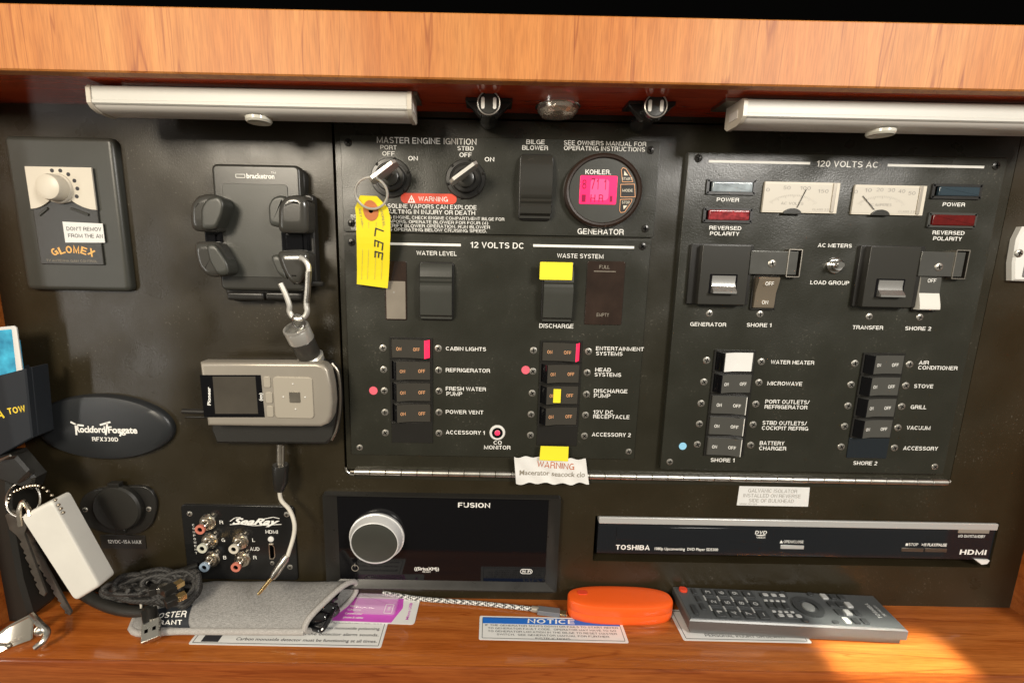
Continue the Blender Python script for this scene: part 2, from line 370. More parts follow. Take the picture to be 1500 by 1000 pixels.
    def textm(s, st, cu, cv, W_, H_, d, mi=0, bold=.014, shear=0, ang=0, mp=pm):
        vs, fs = tmesh(st, bold, shear)
        ca, sa = cos(ang), sin(ang); out = []
        for x, y, zz in vs:
            u = (x - .5) * W_; v = (y - .5) * H_
            out.append(mp(cu + u * ca - v * sa, cv + u * sa + v * ca, d + zz))
        return s.add(out, fs, mi)

# a plain grotesque alphabet drawn as strokes (capitals, figures, signs)
def _arc(cx, cy, rx, ry, a0, a1, n=9): return [(cx + rx * cos(radians(a0 + (a1 - a0) * i / n)), cy + ry * sin(radians(a0 + (a1 - a0) * i / n))) for i in range(n + 1)]
def _glyphs(T):
    l = T / 2; t = 1 - l; G = {}; q = .5
    def g(c, w_, *st): G[c] = (w_, st)
    g('A', .76, [(l * .8, 0), (.38, 1 - l * .3), (.76 - l * .8, 0)], [(.19, .3), (.57, .3)])
    g('B', .70, [(.3, q + .03), (l, q + .03), (l, t), (.40, t)] + _arc(.40, (t + q + .03) / 2, .20, (t - q - .03) / 2, 80, -90, 7) + [(.3, q + .03)], [(l, q + .02), (l, l), (.42, l)] + _arc(.42, (q + .03 + l) / 2, .22, (q + .03 - l) / 2, -80, 90, 7))
    g('C', .74, _arc(.38, .5, .38 - l, t - .5, 42, 318, 18))
    g('D', .72, [(.33, l), (l, l), (l, t), (.33, t)] + _arc(.33, .5, .39 - l, t - .5, 85, -85, 12) + [(.33, l)])
    g('E', .64, [(.62, l), (l, l), (l, t), (.61, t)], [(l, q), (.57, q)])
    g('F', .60, [(l, 0), (l, t), (.59, t)], [(l, q - .02), (.53, q - .02)])
    g('G', .78, _arc(.39, .5, .39 - l, t - .5, 45, 325, 18), [(.42, .46), (.78 - l, .46), (.78 - l, 0)])
    g('H', .72, [(l, 0), (l, 1)], [(.72 - l, 0), (.72 - l, 1)], [(l, q), (.72 - l, q)])
    g('I', .17, [(.085, 0), (.085, 1)])
    g('J', .54, [(.54 - l, 1), (.54 - l, .28)] + _arc(.27, .28, .27 - l, .28 - l, 0, -180, 9))
    g('K', .72, [(l, 0), (l, 1)], [(l + .02, .32), (.68, .99)], [(.26, .56), (.70, 0)])
    g('L', .56, [(l, 1), (l, l), (.55, l)])
    g('M', .90, [(l, 0), (l, .97), (.45, .12), (.90 - l, .97), (.90 - l, 0)])
    g('N', .72, [(l, 0), (l, .93), (.72 - l, .07), (.72 - l, 1)])
    g('O', .79, _arc(.395, .5, .395 - l, t - .5, 0, 360, 24))
    g('Q', .79, _arc(.395, .5, .395 - l, t - .5, 0, 360, 24), [(.45, .25), (.72, -.02)])
    g('P', .67, [(l, 0), (l, t), (.40, t)] + _arc(.40, .69, .27 - l, t - .69, 85, -90, 8) + [(l, .69 - (t - .69))])
    g('R', .72, [(l, 0), (l, t), (.42, t)] + _arc(.42, .71, .27 - l, t - .71, 85, -90, 8) + [(l, .71 - (t - .71))], [(.44, .5), (.60, .42), (.63, .12), (.68, 0)])
    g('S', .67, _arc(.335, .70, .25, t - .70, 25, 215, 9)[:-1] + [(.20, .56), (.47, .45)] + _arc(.335, .285, .335 - l, .285 - l, 35, -155, 9))
    g('T', .64, [(0, t), (.64, t)], [(.32, 0), (.32, t)])
    g('U', .72, [(l, 1), (l, .34)] + _arc(.36, .34, .36 - l, .34 - l, 180, 360, 10) + [(.72 - l, 1)])
    g('V', .70, [(l * .8, 1), (.35, l * .5), (.70 - l * .8, 1)])
    g('W', .98, [(l * .7, 1), (.26, .08), (.49, .92), (.72, .08), (.98 - l * .7, 1)])
    g('X', .70, [(l, 0), (.70 - l, 1)], [(l, 1), (.70 - l, 0)])
    g('Y', .68, [(l * .8, 1), (.34, .44), (.68 - l * .8, 1)], [(.34, 0), (.34, .44)])
    g('Z', .64, [(.02, t), (.60, t), (.06, l), (.63, l)])
    g('0', .60, _arc(.30, .5, .30 - l, t - .5, 0, 360, 20)); g('1', .36, [(.0, .72), (.20, .80), (.26, 1)], [(.27, 0), (.27, 1)])
    g('2', .60, _arc(.30, .70, .30 - l, t - .70, 165, -25, 9) + [(l, l), (.59, l)])
    g('3', .60, _arc(.29, .73, .24, t - .73, 150, -80, 9), _arc(.29, .29, .29 - l, .29 - l, 80, -150, 10)); g('4', .62, [(.44, 0), (.44, .95), (.05, .30), (.60, .30)])
    g('5', .60, [(.56, t), (.16, t), (.11, .5)] + _arc(.28, .33, .30 - l, .33 - l, 110, -145, 10)); g('6', .60, _arc(.30, .32, .30 - l, .32 - l, 100, -250, 14), [(.50, .88)] + _arc(.40, .5, .40 - l, t - .5, 100, 190, 6))
    g('7', .58, [(.02, t), (.52, t), (.20, 0)]); g('8', .60, _arc(.30, .74, .22, t - .74, 0, 360, 14), _arc(.30, .29, .30 - l, .29 - l, 0, 360, 16)); g('9', .60, _arc(.30, .68, .30 - l, .68 - .36, 0, 360, 14), [(.10, .12)] + _arc(.20, .5, .40 - l, t - .5, -80, 0, 6))
    g('/', .40, [(.03, 0), (.37, 1)]); g('-', .36, [(.02, .38), (.34, .38)]); g('.', .17, [(.085, 0), (.085, .17)]); g(',', .17, [(.10, .17), (.05, -.1)]); g('(', .30, _arc(.42, .42, .33, .58, 115, 245, 8)); g(')', .30, _arc(-.12, .42, .33, .58, -65, 65, 8))
    g('!', .17, [(.085, .3), (.085, 1)], [(.085, 0), (.085, .16)]); g("'", .17, [(.085, .68), (.085, 1)]); g('+', .56, [(.02, .42), (.54, .42)], [(.28, .15), (.28, .69)]); g('&', .72, [(.70, 0), (.2, .6)] + _arc(.33, .77, .17, .15, 200, -60, 8) + [(.15, .4)] + _arc(.28, .25, .20, .18, 160, 330, 8) + [(.62, .45)])
    return G
def _stroke(pts, T, vs, fs, k):
    n = len(pts); closed = n > 3 and hypot(pts[0][0] - pts[-1][0], pts[0][1] - pts[-1][1]) < 1e-4
    if closed: pts = pts[:-1]; n -= 1
    base = len(vs); h_ = T / 2
    for i in range(n):
        p = pts[i]; a = pts[i - 1] if (i or closed) else None; b = pts[(i + 1) % n] if (i < n - 1 or closed) else None
        def nrm(u, v): d = hypot(v[0] - u[0], v[1] - u[1]) or 1; return (-(v[1] - u[1]) / d, (v[0] - u[0]) / d)
        if a is None: m = nrm(p, b); f = 1
        elif b is None: m = nrm(a, p); f = 1
        else:
            n1, n2 = nrm(a, p), nrm(p, b); m = (n1[0] + n2[0], n1[1] + n2[1]); L_ = hypot(*m) or 1; m = (m[0] / L_, m[1] / L_); f = min(1.9, 1 / max(.2, m[0] * n1[0] + m[1] * n1[1]))
        vs.append((p[0] + m[0] * h_ * f, p[1] + m[1] * h_ * f, k)); vs.append((p[0] - m[0] * h_ * f, p[1] - m[1] * h_ * f, k))
    for i in range(n if closed else n - 1): j = (i + 1) % n; fs.append([base + 2 * i, base + 2 * i + 1, base + 2 * j + 1, base + 2 * j])
_gl = {}
def _sraw(st, T):
    if T not in _gl: _gl[T] = _glyphs(T)
    G = _gl[T]; x = 0; vs = []; fs = []
    for ch_ in st:
        if ch_ == ' ': x += .34; continue
        w_, sts = G[ch_]
        for k, s_ in enumerate(sts): _stroke([(a + x, b) for a, b in s_], T, vs, fs, k)
        x += w_ + .125
    return vs, fs
_ok = set(" ABCDEFGHIJKLMNOPQRSTUVWXYZ0123456789/-.,()!'+&")
_tc = {}; _cap = []
def _raw(st, bold, shear):
    cu = bpy.data.curves.new('t', 'FONT'); cu.body = st; cu.offset = bold; cu.shear = shear; cu.resolution_u = 3
    o = bpy.data.objects.new('t', cu); me = bpy.data.meshes.new_from_object(o)
    vs = [(v.co.x, v.co.y) for v in me.vertices]; fs = [list(p.vertices) for p in me.polygons]
    bpy.data.objects.remove(o); bpy.data.curves.remove(cu); bpy.data.meshes.remove(me); return vs, fs
def tmesh(st, bold, shear):
    k = (st, bold, shear)
    if k not in _tc:
        if not _cap:
            v, f = _raw('H', 0, 0); _cap.append(max(y for x, y in v)); _cap.append(min(y for x, y in v))
        if set(st) <= _ok:
            vs, fs = _sraw(st, round(.112 + bold * 1.6, 3)); x0 = min(p[0] for p in vs); x1 = max(p[0] for p in vs)
            _tc[k] = ([((x + y * shear * .35 - x0) / (x1 - x0), y, z * .012) for x, y, z in vs], fs); return _tc[k]
        vs, fs = _raw(st, bold, shear)
        x0 = min(x for x, y in vs); x1 = max(x for x, y in vs)
        _tc[k] = ([((x - x0) / (x1 - x0), (y - _cap[1]) / (_cap[0] - _cap[1]), 0) for x, y in vs], fs)
    return _tc[k]
WO = {}
def _mesh(name, mb, mats, o3):
    me = bpy.data.meshes.new(name)
    me.from_pydata([((x - o3[0]) * .001, (y - o3[1]) * .001, (z - o3[2]) * .001) for x, y, z in mb.v], [], mb.f)
    for m in mats: me.materials.append(MT[m])
    me.polygons.foreach_set('material_index', mb.m)
    if not mb.flat:
        b = bmesh.new(); b.from_mesh(me); bmesh.ops.recalc_face_normals(b, faces=b.faces); b.to_mesh(me); b.free()
    me.polygons.foreach_set('use_smooth', [True] * len(me.polygons)); me.set_sharp_from_angle(angle=radians(32)); me.update()
    return me
def _link(name, data, o3, parent, rot=None):
    o = bpy.data.objects.new(name, data); C.objects.link(o); WO[o.name] = o3; p = (0, 0, 0)
    if parent: o.parent = parent; p = WO[parent.name]
    o.location = [(a - b) * .001 for a, b in zip(o3, p)]
    if rot: o.rotation_euler = rot
    return o
def obj(name, mb, mats, parent=None, label=None):
    if isinstance(mats, str): mats = [mats]
    lo = [min(v[i] for v in mb.v) for i in range(3)]; hi = [max(v[i] for v in mb.v) for i in range(3)]
    o3 = tuple((a + b) / 2 for a, b in zip(lo, hi))
    o = _link(name, _mesh(name, mb, mats, o3), o3, parent)
    if label: o['label'] = label
    return o
def tag(o, label, cat, group=None):
    o['label'] = label; o['category'] = cat
    if group: o['group'] = group
    return o
def thing(name, label, cat, o3, group=None): return tag(_link(name, None, tuple(o3), None), label, cat, group)
def struct(name, mb, mats): o = obj(name, mb, mats); o['kind'] = 'structure'; return o
_pc = {}
def inst(name, key, build, mats, parent, o3, rot=None):    # alike pieces share one mesh, built round its own origin
    if key not in _pc:
        mb = MB(); build(mb); _pc[key] = _mesh(name, mb, [mats] if isinstance(mats, str) else mats, (0, 0, 0))
    return _link(name, _pc[key], tuple(o3), parent, rot)
def W(px0, px1, py, d=0): return P(px1, py, d)[0] - P(px0, py, d)[0]
def H(py0, py1, px, d=0): return P(px, py0, d)[1] - P(px, py1, d)[1]
def RC(x0, y0, x1, y1, d=0, r=1.0, n=4):     # rounded rect outline from its pixel box on plane d
    xc, yc = (x0 + x1) / 2, (y0 + y1) / 2; c = P(xc, yc, d); return rrect(c[0], c[1], W(x0, x1, yc, d), H(y0, y1, xc, d), r, n)
def PO(pts, d=0): return [P(x, y, d) for x, y in pts]
def PP(px, py, d=0): a = P(px, py, d); return (a[0], -d, a[1])
# ------------------------------------------------------------------ the setting
def span(c0, c1, holes, depth, mb, d=0.0):
    (x0, z0), (x1, z1) = c0, c1
    xs = sorted({x0, x1, *[h[0] for h in holes], *[h[1] for h in holes]}); zs = sorted({z0, z1, *[h[2] for h in holes], *[h[3] for h in holes]})
    def solid(i, j):
        if not (0 <= i < len(xs) - 1 and 0 <= j < len(zs) - 1): return False
        x = (xs[i] + xs[i + 1]) / 2; z = (zs[j] + zs[j + 1]) / 2
        return not any(h[0] < x < h[1] and h[2] < z < h[3] for h in holes)
    for i in range(len(xs) - 1):
        for j in range(len(zs) - 1):
            if not solid(i, j): continue
            a, b, c, e = xs[i], xs[i + 1], zs[j], zs[j + 1]
            mb.add([pm(a, c, d), pm(b, c, d), pm(b, e, d), pm(a, e, d)], [[0, 1, 2, 3]])
            if i and not solid(i - 1, j): mb.add([pm(a, c, d), pm(a, e, d), pm(a, e, -depth), pm(a, c, -depth)], [[0, 1, 2, 3]])
            if i < len(xs) - 2 and not solid(i + 1, j): mb.add([pm(b, c, d), pm(b, c, -depth), pm(b, e, -depth), pm(b, e, d)], [[0, 1, 2, 3]])
            if j and not solid(i, j - 1): mb.add([pm(a, c, d), pm(a, c, -depth), pm(b, c, -depth), pm(b, c, d)], [[0, 1, 2, 3]])
            if j < len(zs) - 2 and not solid(i, j + 1): mb.add([pm(a, e, d), pm(b, e, d), pm(b, e, -depth), pm(a, e, -depth)], [[0, 1, 2, 3]])
    mb.add([pm(x0, z0, -depth), pm(x1, z0, -depth), pm(x1, z1, -depth), pm(x0, z1, -depth)], [[0, 1, 2, 3]], 1)
HX0 = P(499, 440)[0]; HX1 = P(1393, 693)[0]; HZ0 = P(750, 691)[1]; HZ1 = ZT - 6
dvd_hole = (P(870, 790)[0], P(1458, 795)[0], P(1160, 826)[1], P(1160, 760.2)[1])
ster_hole = (P(484, 790)[0], P(812, 790)[0], P(650, 856)[1], P(650, 726)[1])
mb = MB(); mb.flat = True
span((XL, ZS - 4), (XR, ZT + 4), [(HX0 - 2.2, HX1 + .7, HZ0 - 1.2, HZ1 + 1.5), dvd_hole, ster_hole], 26, mb)
struct('bulkhead', mb, ['laminate', 'void'])
mb = MB(); mb.box(HX0, HX1, HZ0, HZ1, -12, .6, ch=.5)
hatch = obj('hatch_door', mb, 'hatch'); tag(hatch, 'wide black bottom-hinged hatch board that carries the three switch panels', 'hatch')
# wood: shelf, soffit, face beam, side walls
X0, X1 = XL - 260, XR + 260
mb = MB(); mb.extr([(-10, ZS), (DSH - 1.2, ZS), (DSH - .35, ZS - .35), (DSH, ZS - 1.2), (DSH, ZS - 60), (-10, ZS - 60)], X0, X1, mp=lambda u, v, w: (v, -u, w))
struct('shelf', mb, 'shelf_wood')
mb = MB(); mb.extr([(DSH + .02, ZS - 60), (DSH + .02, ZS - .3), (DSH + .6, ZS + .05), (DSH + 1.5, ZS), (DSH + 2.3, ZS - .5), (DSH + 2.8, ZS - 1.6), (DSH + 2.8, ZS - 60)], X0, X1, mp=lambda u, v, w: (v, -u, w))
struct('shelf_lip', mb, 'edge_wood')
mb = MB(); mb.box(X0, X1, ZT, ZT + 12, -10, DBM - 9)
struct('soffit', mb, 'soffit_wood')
BT = P(750, 20, DBM)[1]
mb = MB(); mb.extr([(DBM - 9, ZT), (DBM - 1, ZT), (DBM, ZT + 1), (DBM, BT - 1), (DBM - 1, BT), (DBM - 9, BT)], X0, X1, mp=lambda u, v, w: (v, -u, w))
struct('face_beam', mb, 'beam_wood')
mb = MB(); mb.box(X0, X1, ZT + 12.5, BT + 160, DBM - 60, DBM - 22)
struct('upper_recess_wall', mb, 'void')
mb = MB(); mb.box(XL - 14, XL, ZS + .02, ZT - .02, -10, DSH - 14, ch=0)
struct('side_wall_left', mb, 'shelf_wood')
mb = MB(); mb.box(XR, XR + 14, ZS + .02, ZT - .02, -10, DSH - 10)
struct('side_wall_right', mb, 'shelf_wood')
# ------------------------------------------------------------------ small shared pieces
def b_screw(r, dark=False):
    def f(mb):
        mb.lathe(0, 0, [(r, 0), (r, .25), (r * .92, .55), (r * .6, .85), (r * .15, .95)], 20)
        for a in (.3, .3 + pi / 2):
            c, s_ = cos(a), sin(a); q = r * .62; t = r * .13
            mb.prism([(-q * c + t * s_, -q * s_ - t * c), (q * c + t * s_, q * s_ - t * c), (q * c - t * s_, q * s_ + t * c), (-q * c - t * s_, -q * s_ + t * c)], .5, 1.0, 0, 1)
    return f
def screw(px, py, d, parent, r=3.35, black=False, name='screw'):
    a = P(px, py, d)
    return inst(name, ('screw', r, black), b_screw(r), ['black_screw' if black else 'screw_steel', 'void'], parent, (a[0], -d, a[1]), (0, random.uniform(0, 3), 0))
def letters(parent, lines, m='ink', d=0, bold=.014, shear=0, name='lettering'):
    mb = MB()
    for l in lines: mb.text(l[0], l[1], l[2], l[3], l[4] if len(l) > 4 else 5.5, d, 0, bold, shear)
    return obj(name, mb, m, parent)
# ------------------------------------------------------------------ ignition panel
D1 = 2.6; DT = D1 + .12
xa = P(502, 300, D1)[0]; xb = P(962, 280, D1)[0]; za = P(730, 343.5, D1)[1]; zb = P(730, 202, D1)[1]
ign = thing('ignition_switchboard', 'black upper panel with two key switches, bilge blower rocker and round generator gauge', 'control panel', ((xa + xb) / 2, -.6, za))
mb = MB(); mb.prism(rrect((xa + xb) / 2, (za + zb) / 2, xb - xa, zb - za, 1.5), .6, D1, .35); obj('faceplate', mb, 'plate', ign)
for p in ((510, 209), (953, 220), (945, 335), (515, 327)): screw(*p, D1, ign, 3.3, True)
letters(ign, [('MASTER ENGINE IGNITION', 552, 698, 206.5, 9)], d=DT)
letters(ign, [('PORT', 557, 581, 216, 6.2), ('OFF', 560, 578, 225, 6.4)], d=DT); letters(ign, [('ON', 598, 612, 232, 6.4)], d=DT)
letters(ign, [('STBD', 670, 694, 217.5, 6.2), ('OFF', 673, 691, 227, 6.4)], d=DT); letters(ign, [('ON', 710, 724, 233.5, 6.4)], d=DT)
letters(ign, [('GASOLINE VAPORS CAN EXPLODE', 555, 698, 302.6, 6.3), ('RESULTING IN INJURY OR DEATH', 554, 696, 310.6, 6.3)], d=DT)
letters(ign, [('BEFORE STARTING ENGINE, CHECK ENGINE COMPARTMENT BILGE FOR', 514, 739, 319, 4.5), ('GASOLINE OR VAPORS. OPERATE BLOWER FOR FOUR (4)', 514, 715, 325, 4.5),
              ('MINUTES AND VERIFY BLOWER OPERATION. RUN BLOWER', 514, 718, 331, 4.5), ('WHEN VESSEL IS OPERATING BELOW CRUISING SPEED.', 514, 713, 336.6, 4.5)], d=DT, bold=.01)
letters(ign, [('BILGE', 771, 798, 208, 6.6), ('BLOWER', 765, 803, 216.6, 6.6)], d=DT)
letters(ign, [('SEE OWNERS MANUAL FOR', 826, 947, 210.2, 6.4), ('OPERATING INSTRUCTIONS', 826, 945, 218, 6.4)], d=DT)
letters(ign, [('GENERATOR', 846, 914, 339.3, 8.2)], d=DT)
mb = MB(); mb.prism(RC(587, 283.5, 669, 298.5, D1, 20, 8), D1, D1 + .15)
wp = obj('warning_badge', mb, 'red_ink', ign)
mb = MB(); mb.text('WARNING', 613, 656, 291.6, 7, D1 + .22); tri = PO([(597, 297), (608.5, 297), (602.7, 285.5)], D1 + .2); mb.ring(tri, 1.1, D1 + .16, D1 + .22)
mb.text('!', 602, 603.6, 293, 6, D1 + .22); obj('lettering', mb, 'ink', wp)
def key_switch(px, py, r):
    a = P(px, py, D1 + 2.5)
    mb = MB(); mb.lathe(*a, [(r, D1), (r, D1 + 1.2), (r * .96, D1 + 2), (r * .8, D1 + 2.2), (r * .78, D1 + 1.2), (r * .72, D1 + 1.2), (r * .70, D1 + 4.2), (r * .65, D1 + 4.8), (r * .5, D1 + 4.8), (r * .48, D1 + 3.5), (r * .2, D1 + 3.5)], 40, 0, oval(a, .95))
    for k in range(6):
        t = k * pi / 3 + .3; mb.sphere((a[0] + r * .9 * cos(t), -D1 - 1.4, a[1] + r * .9 * sin(t)), 1.6, 8)
    ks = obj('key_switch', mb, 'black_plastic', ign)
    mb = MB(); mb.lathe(*a, [(r * .42, D1 + 3), (r * .42, D1 + 6.5), (r * .36, D1 + 7), (r * .1, D1 + 7)], 28); obj('lock_barrel', mb, 'mid_black', ks)
    return a
KA = []
for px, py in ((572, 260), (682, 262)): KA.append(key_switch(px, py, 17.2))
for i, (a, l) in enumerate(zip(KA, ('ignition key in the port lock, holding the ring of the yellow tag', 'ignition key in the starboard lock, nothing hanging from it'))):
    ang = radians(36)
    mpk = lambda u, v, w, a=a: (a[0] + u * cos(ang) - v * sin(ang), -w, a[1] + u * sin(ang) + v * cos(ang))
    ky = thing('ignition_key', l, 'key', (a[0], -(D1 + 9), a[1]), 'ignition keys')
    mb = MB(); mb.prism(rrect(0, 0, 8.5, 2.0, .3), D1 + 6.5, D1 + 18, 0, 0, mpk, True); obj('blade', mb, 'steel', ky)
    mb = MB(); mb.extr([(-13, D1 + 20), (-10, D1 + 17.6), (10, D1 + 17.6), (13, D1 + 20), (13, D1 + 33), (10, D1 + 36), (-10, D1 + 36), (-13, D1 + 33)], -1.3, 1.3, 0, mpk); obj('bow', mb, 'bright_metal', ky)
def round_rocker(x0, y0, x1, y1, d, lower_ridge=True, top=None, parent=None, cap=None, prot=8.0, name='rocker_switch', rad=4, ridges=None):
    # tall contura rocker: frame and curved paddle with grip ridges
    o = RC(x0, y0, x1, y1, d, rad, 5); c = P((x0 + x1) / 2, (y0 + y1) / 2, d); w_ = W(x0, x1, (y0 + y1) / 2, d); h_ = H(y0, y1, (x0 + x1) / 2, d)
    mb = MB(); mb.prism(o, d, d + 2.2, .8); fr = obj(name, mb, 'black_plastic', parent)
    mb = MB(); N_ = 26; prof = []
    for i in range(N_ + 1):
        t = i / N_; z = c[1] + h_ * .47 * (1 - 2 * t)
        wd = d + 3 + prot * (.35 + .65 * sin(pi * min(1, t * 1.02)) ** .7 if t < .5 else .35 + .65 * (1 - .55 * (t - .5) * 2))
        if t < .08: wd = d + 3 + prot * .35 * (t / .08) ** .5 + prot * .2
        if t > .96: wd = d + 3 + prot * .2
        if ridges and any(abs(t - q) < .018 for q in ridges): wd -= 1.3
        prof.append((wd, z))
    prof = [(d + 1, prof[0][1])] + prof + [(d + 1, prof[-1][1])]
    w2 = w_ * .455
    mb.extr(prof, c[0] - w2, c[0] + w2, 0, lambda u, v, w: (v, -u, w)); obj('paddle', mb, cap or 'black_plastic', fr)
    return fr, c, w_, h_
round_rocker(760, 227, 809, 324, D1, parent=ign, prot=7, ridges=(.70, .78), cap='mid_black')
# gauge
g = P(884, 279, D1 + 6); gr = W(826, 942, 279, D1 + 6) / 2
mb = MB(); mb.lathe(*g, [(gr, D1), (gr, D1 + 3), (gr * .985, D1 + 5), (gr * .93, D1 + 6.5), (gr * .88, D1 + 6.3), (gr * .86, D1 + 4.2), (gr * .2, D1 + 4.2)], 64, 0, oval(g, .915)); gg = obj('generator_gauge', mb, ['brown_black'], ign)
mb = MB(); mb.prism(circ(g[0], g[1], gr * .855, 48), D1 + 4.25, D1 + 4.5, 0, 0, oval(g, .915)); obj('dial_face', mb, 'grey_plastic', gg)
df = D1 + 4.5
mb = MB(); mb.prism(RC(849, 257.5, 903.5, 299.5, df, 1.2), df, df + .5, .3, 0); obj('display_screen', mb, 'lcd', gg)
mb = MB(); mb.flat_poly(rrect(*P(878, 278, df), W(865, 892, 278, df), H(263, 294, 878, df), 3, 4), df + .54); obj('backlight_glow', mb, 'lcd_glow', gg)
mb = MB()
for x, y, s_, h_ in ((856, 270, '8', 14), (869, 269, '7', 16), (877, 269.5, '1', 16), (888, 270, '1', 16)): mb.text(s_, x - 3, x + (3 if s_ != '1' else -.2), y, h_, df + .6)
mb.text('H', 865, 872, 290.5, 11, df + .6); mb.text('R', 877, 884, 290.5, 11, df + .6)
mb.flat_poly(RC(852, 285, 858, 296, df + .6, .2), df + .6); mb.flat_poly(RC(893, 287, 897, 296, df + .6, .2), df + .6)
obj('digits', mb, 'lcd_ink', gg)
letters(gg, [('KOHLER.', 857.5, 895, 252, 7)], d=df + .1, bold=.03)
for pts, t, tx in (([(911, 267), (927, 267), (926, 262), (917, 247), (912, 245.5), (909.5, 249)], 'START', (911, 926, 262)), ([(908.5, 270), (929.5, 269.5), (930.5, 289), (908.5, 289)], 'MODE', (911.5, 927, 279)), ([(908, 292), (926, 291.5), (925, 296), (915, 311), (909, 312), (907, 309)], 'STOP', (911, 922.5, 296.5))):
    mb = MB(); o = PO(pts, df); mb.prism(o, df, df + .5, .2, 1); mb.ring(o, .45, df + .3, df + .62, 0); bt = obj('button', mb, ['orange_ink', 'black_plastic'], gg)
    mb = MB(); mb.text(t, tx[0], tx[1], tx[2], 4, df + .64)
    if t == 'START': mb.flat_poly(PO([(914, 257), (920, 257), (914.5, 250)], df + .64), df + .64)
    if t == 'STOP': mb.flat_poly(PO([(913, 301), (919, 301), (913.5, 307)], df + .64), df + .64)
    obj('lettering', mb, 'cream_ink', bt)
# ------------------------------------------------------------------ DC panel
xb2 = P(950, 400, D1)[0]; za2 = P(730, 669, D1)[1]; zb2 = P(730, 347, D1)[1]
dcp = thing('dc_breaker_panel', 'black middle panel headed 12 VOLTS DC with two columns of breakers', 'breaker panel', ((xa + xb2) / 2, -.6, za2))
mb = MB(); mb.prism(rrect((xa + xb2) / 2, (za2 + zb2) / 2, xb2 - xa, zb2 - za2, 1), .6, D1, .35); obj('faceplate', mb, 'plate', dcp)
for p in ((515, 355), (941, 361)): screw(*p, D1, dcp, 3.3, True)
for p in ((527, 655), (921, 661)): screw(*p, D1, dcp, 3.0)
def bar(x0, x1, y, t, parent):
    mb = MB(); c = P((x0 + x1) / 2, y, DT); mb.flat_poly(rrect(c[0], c[1], W(x0, x1, y, DT), t, 0), DT); obj('title_bar', mb, 'ink', parent)
bar(523, 675, 357.5, 2.1, dcp); bar(781, 929, 361, 2.1, dcp)
letters(dcp, [('12 VOLTS DC', 689, 767, 359.3, 8.6)], d=DT, bold=.02)
letters(dcp, [('WATER LEVEL', 610, 669, 371, 6.2)], d=DT); letters(dcp, [('WASTE SYSTEM', 816, 884, 375, 6.4)], d=DT); letters(dcp, [('DISCHARGE', 790, 840, 477.3, 6.2)], d=DT)
for (x0, y0, x1, y1, lab) in ((564, 383, 596, 469, 0), (858, 383, 913, 476, 1)):
    mb = MB(); mb.prism(RC(x0, y0, x1, y1, D1, 1.5), D1, D1 + 1.0, .5); wd = obj('level_display', mb, 'smoked', dcp)
    if lab:
        letters(wd, [('FULL', 878, 893, 391, 5)], 'faded_ink', D1 + 1.1); letters(wd, [('EMPTY', 874, 892, 461, 5)], 'faded_ink', D1 + 1.1)
        mb = MB(); mb.flat_poly(RC(870, 397, 902, 398, D1 + 1.1, 0), D1 + 1.08); obj('scale_line', mb, 'faded_ink', wd)
    else:
        mb = MB(); mb.prism(RC(566, 412, 594, 467, D1 + 1, .6), D1 + 1, D1 + 1.3); obj('scale_card', mb, 'smoky_card', wd)
        mb = MB(); mb.flat_poly(circ(*P(577, 428, D1 + 1.4), .8, 12), D1 + 1.4); obj('mark', mb, 'grey_ink', wd)
round_rocker(615, 384, 665, 469, D1, parent=dcp, prot=6, ridges=(.28, .34), cap='grey_plastic', rad=3)
fr, c_, w_, h_ = round_rocker(793, 384, 839, 473, D1, parent=dcp, prot=7, ridges=(.33, .37), cap='grey_plastic', rad=2)
mb = MB(); mb.prism(RC(790.5, 384, 838.5, 410, D1 + 10, .8), D1 + 10.2, D1 + 10.8, .2, 0, pm, True); yl = obj('sticker', mb, 'yellow', fr, 'yellow tape over the upper half of the discharge rocker')
# breakers
def breaker(parent, cx, cz, w_, h_, on, endm, tcol, d=D1, face='black_plastic'):
    key = (round(w_, 1), round(h_, 1))
    def bf(mb): mb.ring(rrect(0, 0, w_ - .2, h_ - .25, .3, 1), 1.5, 0, 1.3); mb.box(-w_ / 2 + .6, w_ / 2 - .6, -h_ / 2 + .6, h_ / 2 - .6, -.2, .12, 1)
    b = inst('breaker_switch', ('bf',) + key, bf, ['black_plastic', 'void'], parent, (cx, -d, cz))
    hw = w_ / 2 - 1.9; hh = h_ / 2 - 1.8; e = 4.6
    prof = [(-hw, .2), (-hw + .6, 1.4), (-hw + e - .5, 6.9), (-hw + e + .3, 7.1), (-.1 * hw, 3.9), (hw * .25, 3.5), (hw - .6, 3.0), (hw, 2.4), (hw, .2)]
    if on: prof = [(-u, q) for u, q in prof]
    def br(mb):
        mb.extr(prof, -hh, hh)
        mb.m[1] = 1; mb.m[2] = 1 if (endm or not on) else 0
        if not endm: mb.m[0] = 1
    inst('rocker', ('rk', key, on, endm, face), br, [face, endm or 'gloss_black'], b, (cx, -d, cz))
    s = -1 if on else 1
    def bt(mb):
        for wrd, uc in (('ON', -hw * .42 if not on else -hw * .62), ('OFF', hw * .55 if not on else hw * .30)):
            def top(u):
                q = sorted(prof)
                for (a0, b0), (a1, b1) in zip(q, q[1:]):
                    if a0 <= u <= a1 and a1 - a0 > .01: return b0 + (b1 - b0) * (u - a0) / (a1 - a0)
                return 3
            mb.textm(wrd, uc, -.3, 4.6 if wrd == 'ON' else 6.2, 3.1, 0, 0, .02, 0, 0, lambda u, v, w: (u, -(top(u) + .12), v))
    inst('lettering', ('rt', key, on, tcol), bt, tcol, b, (cx, -d, cz))
    return b
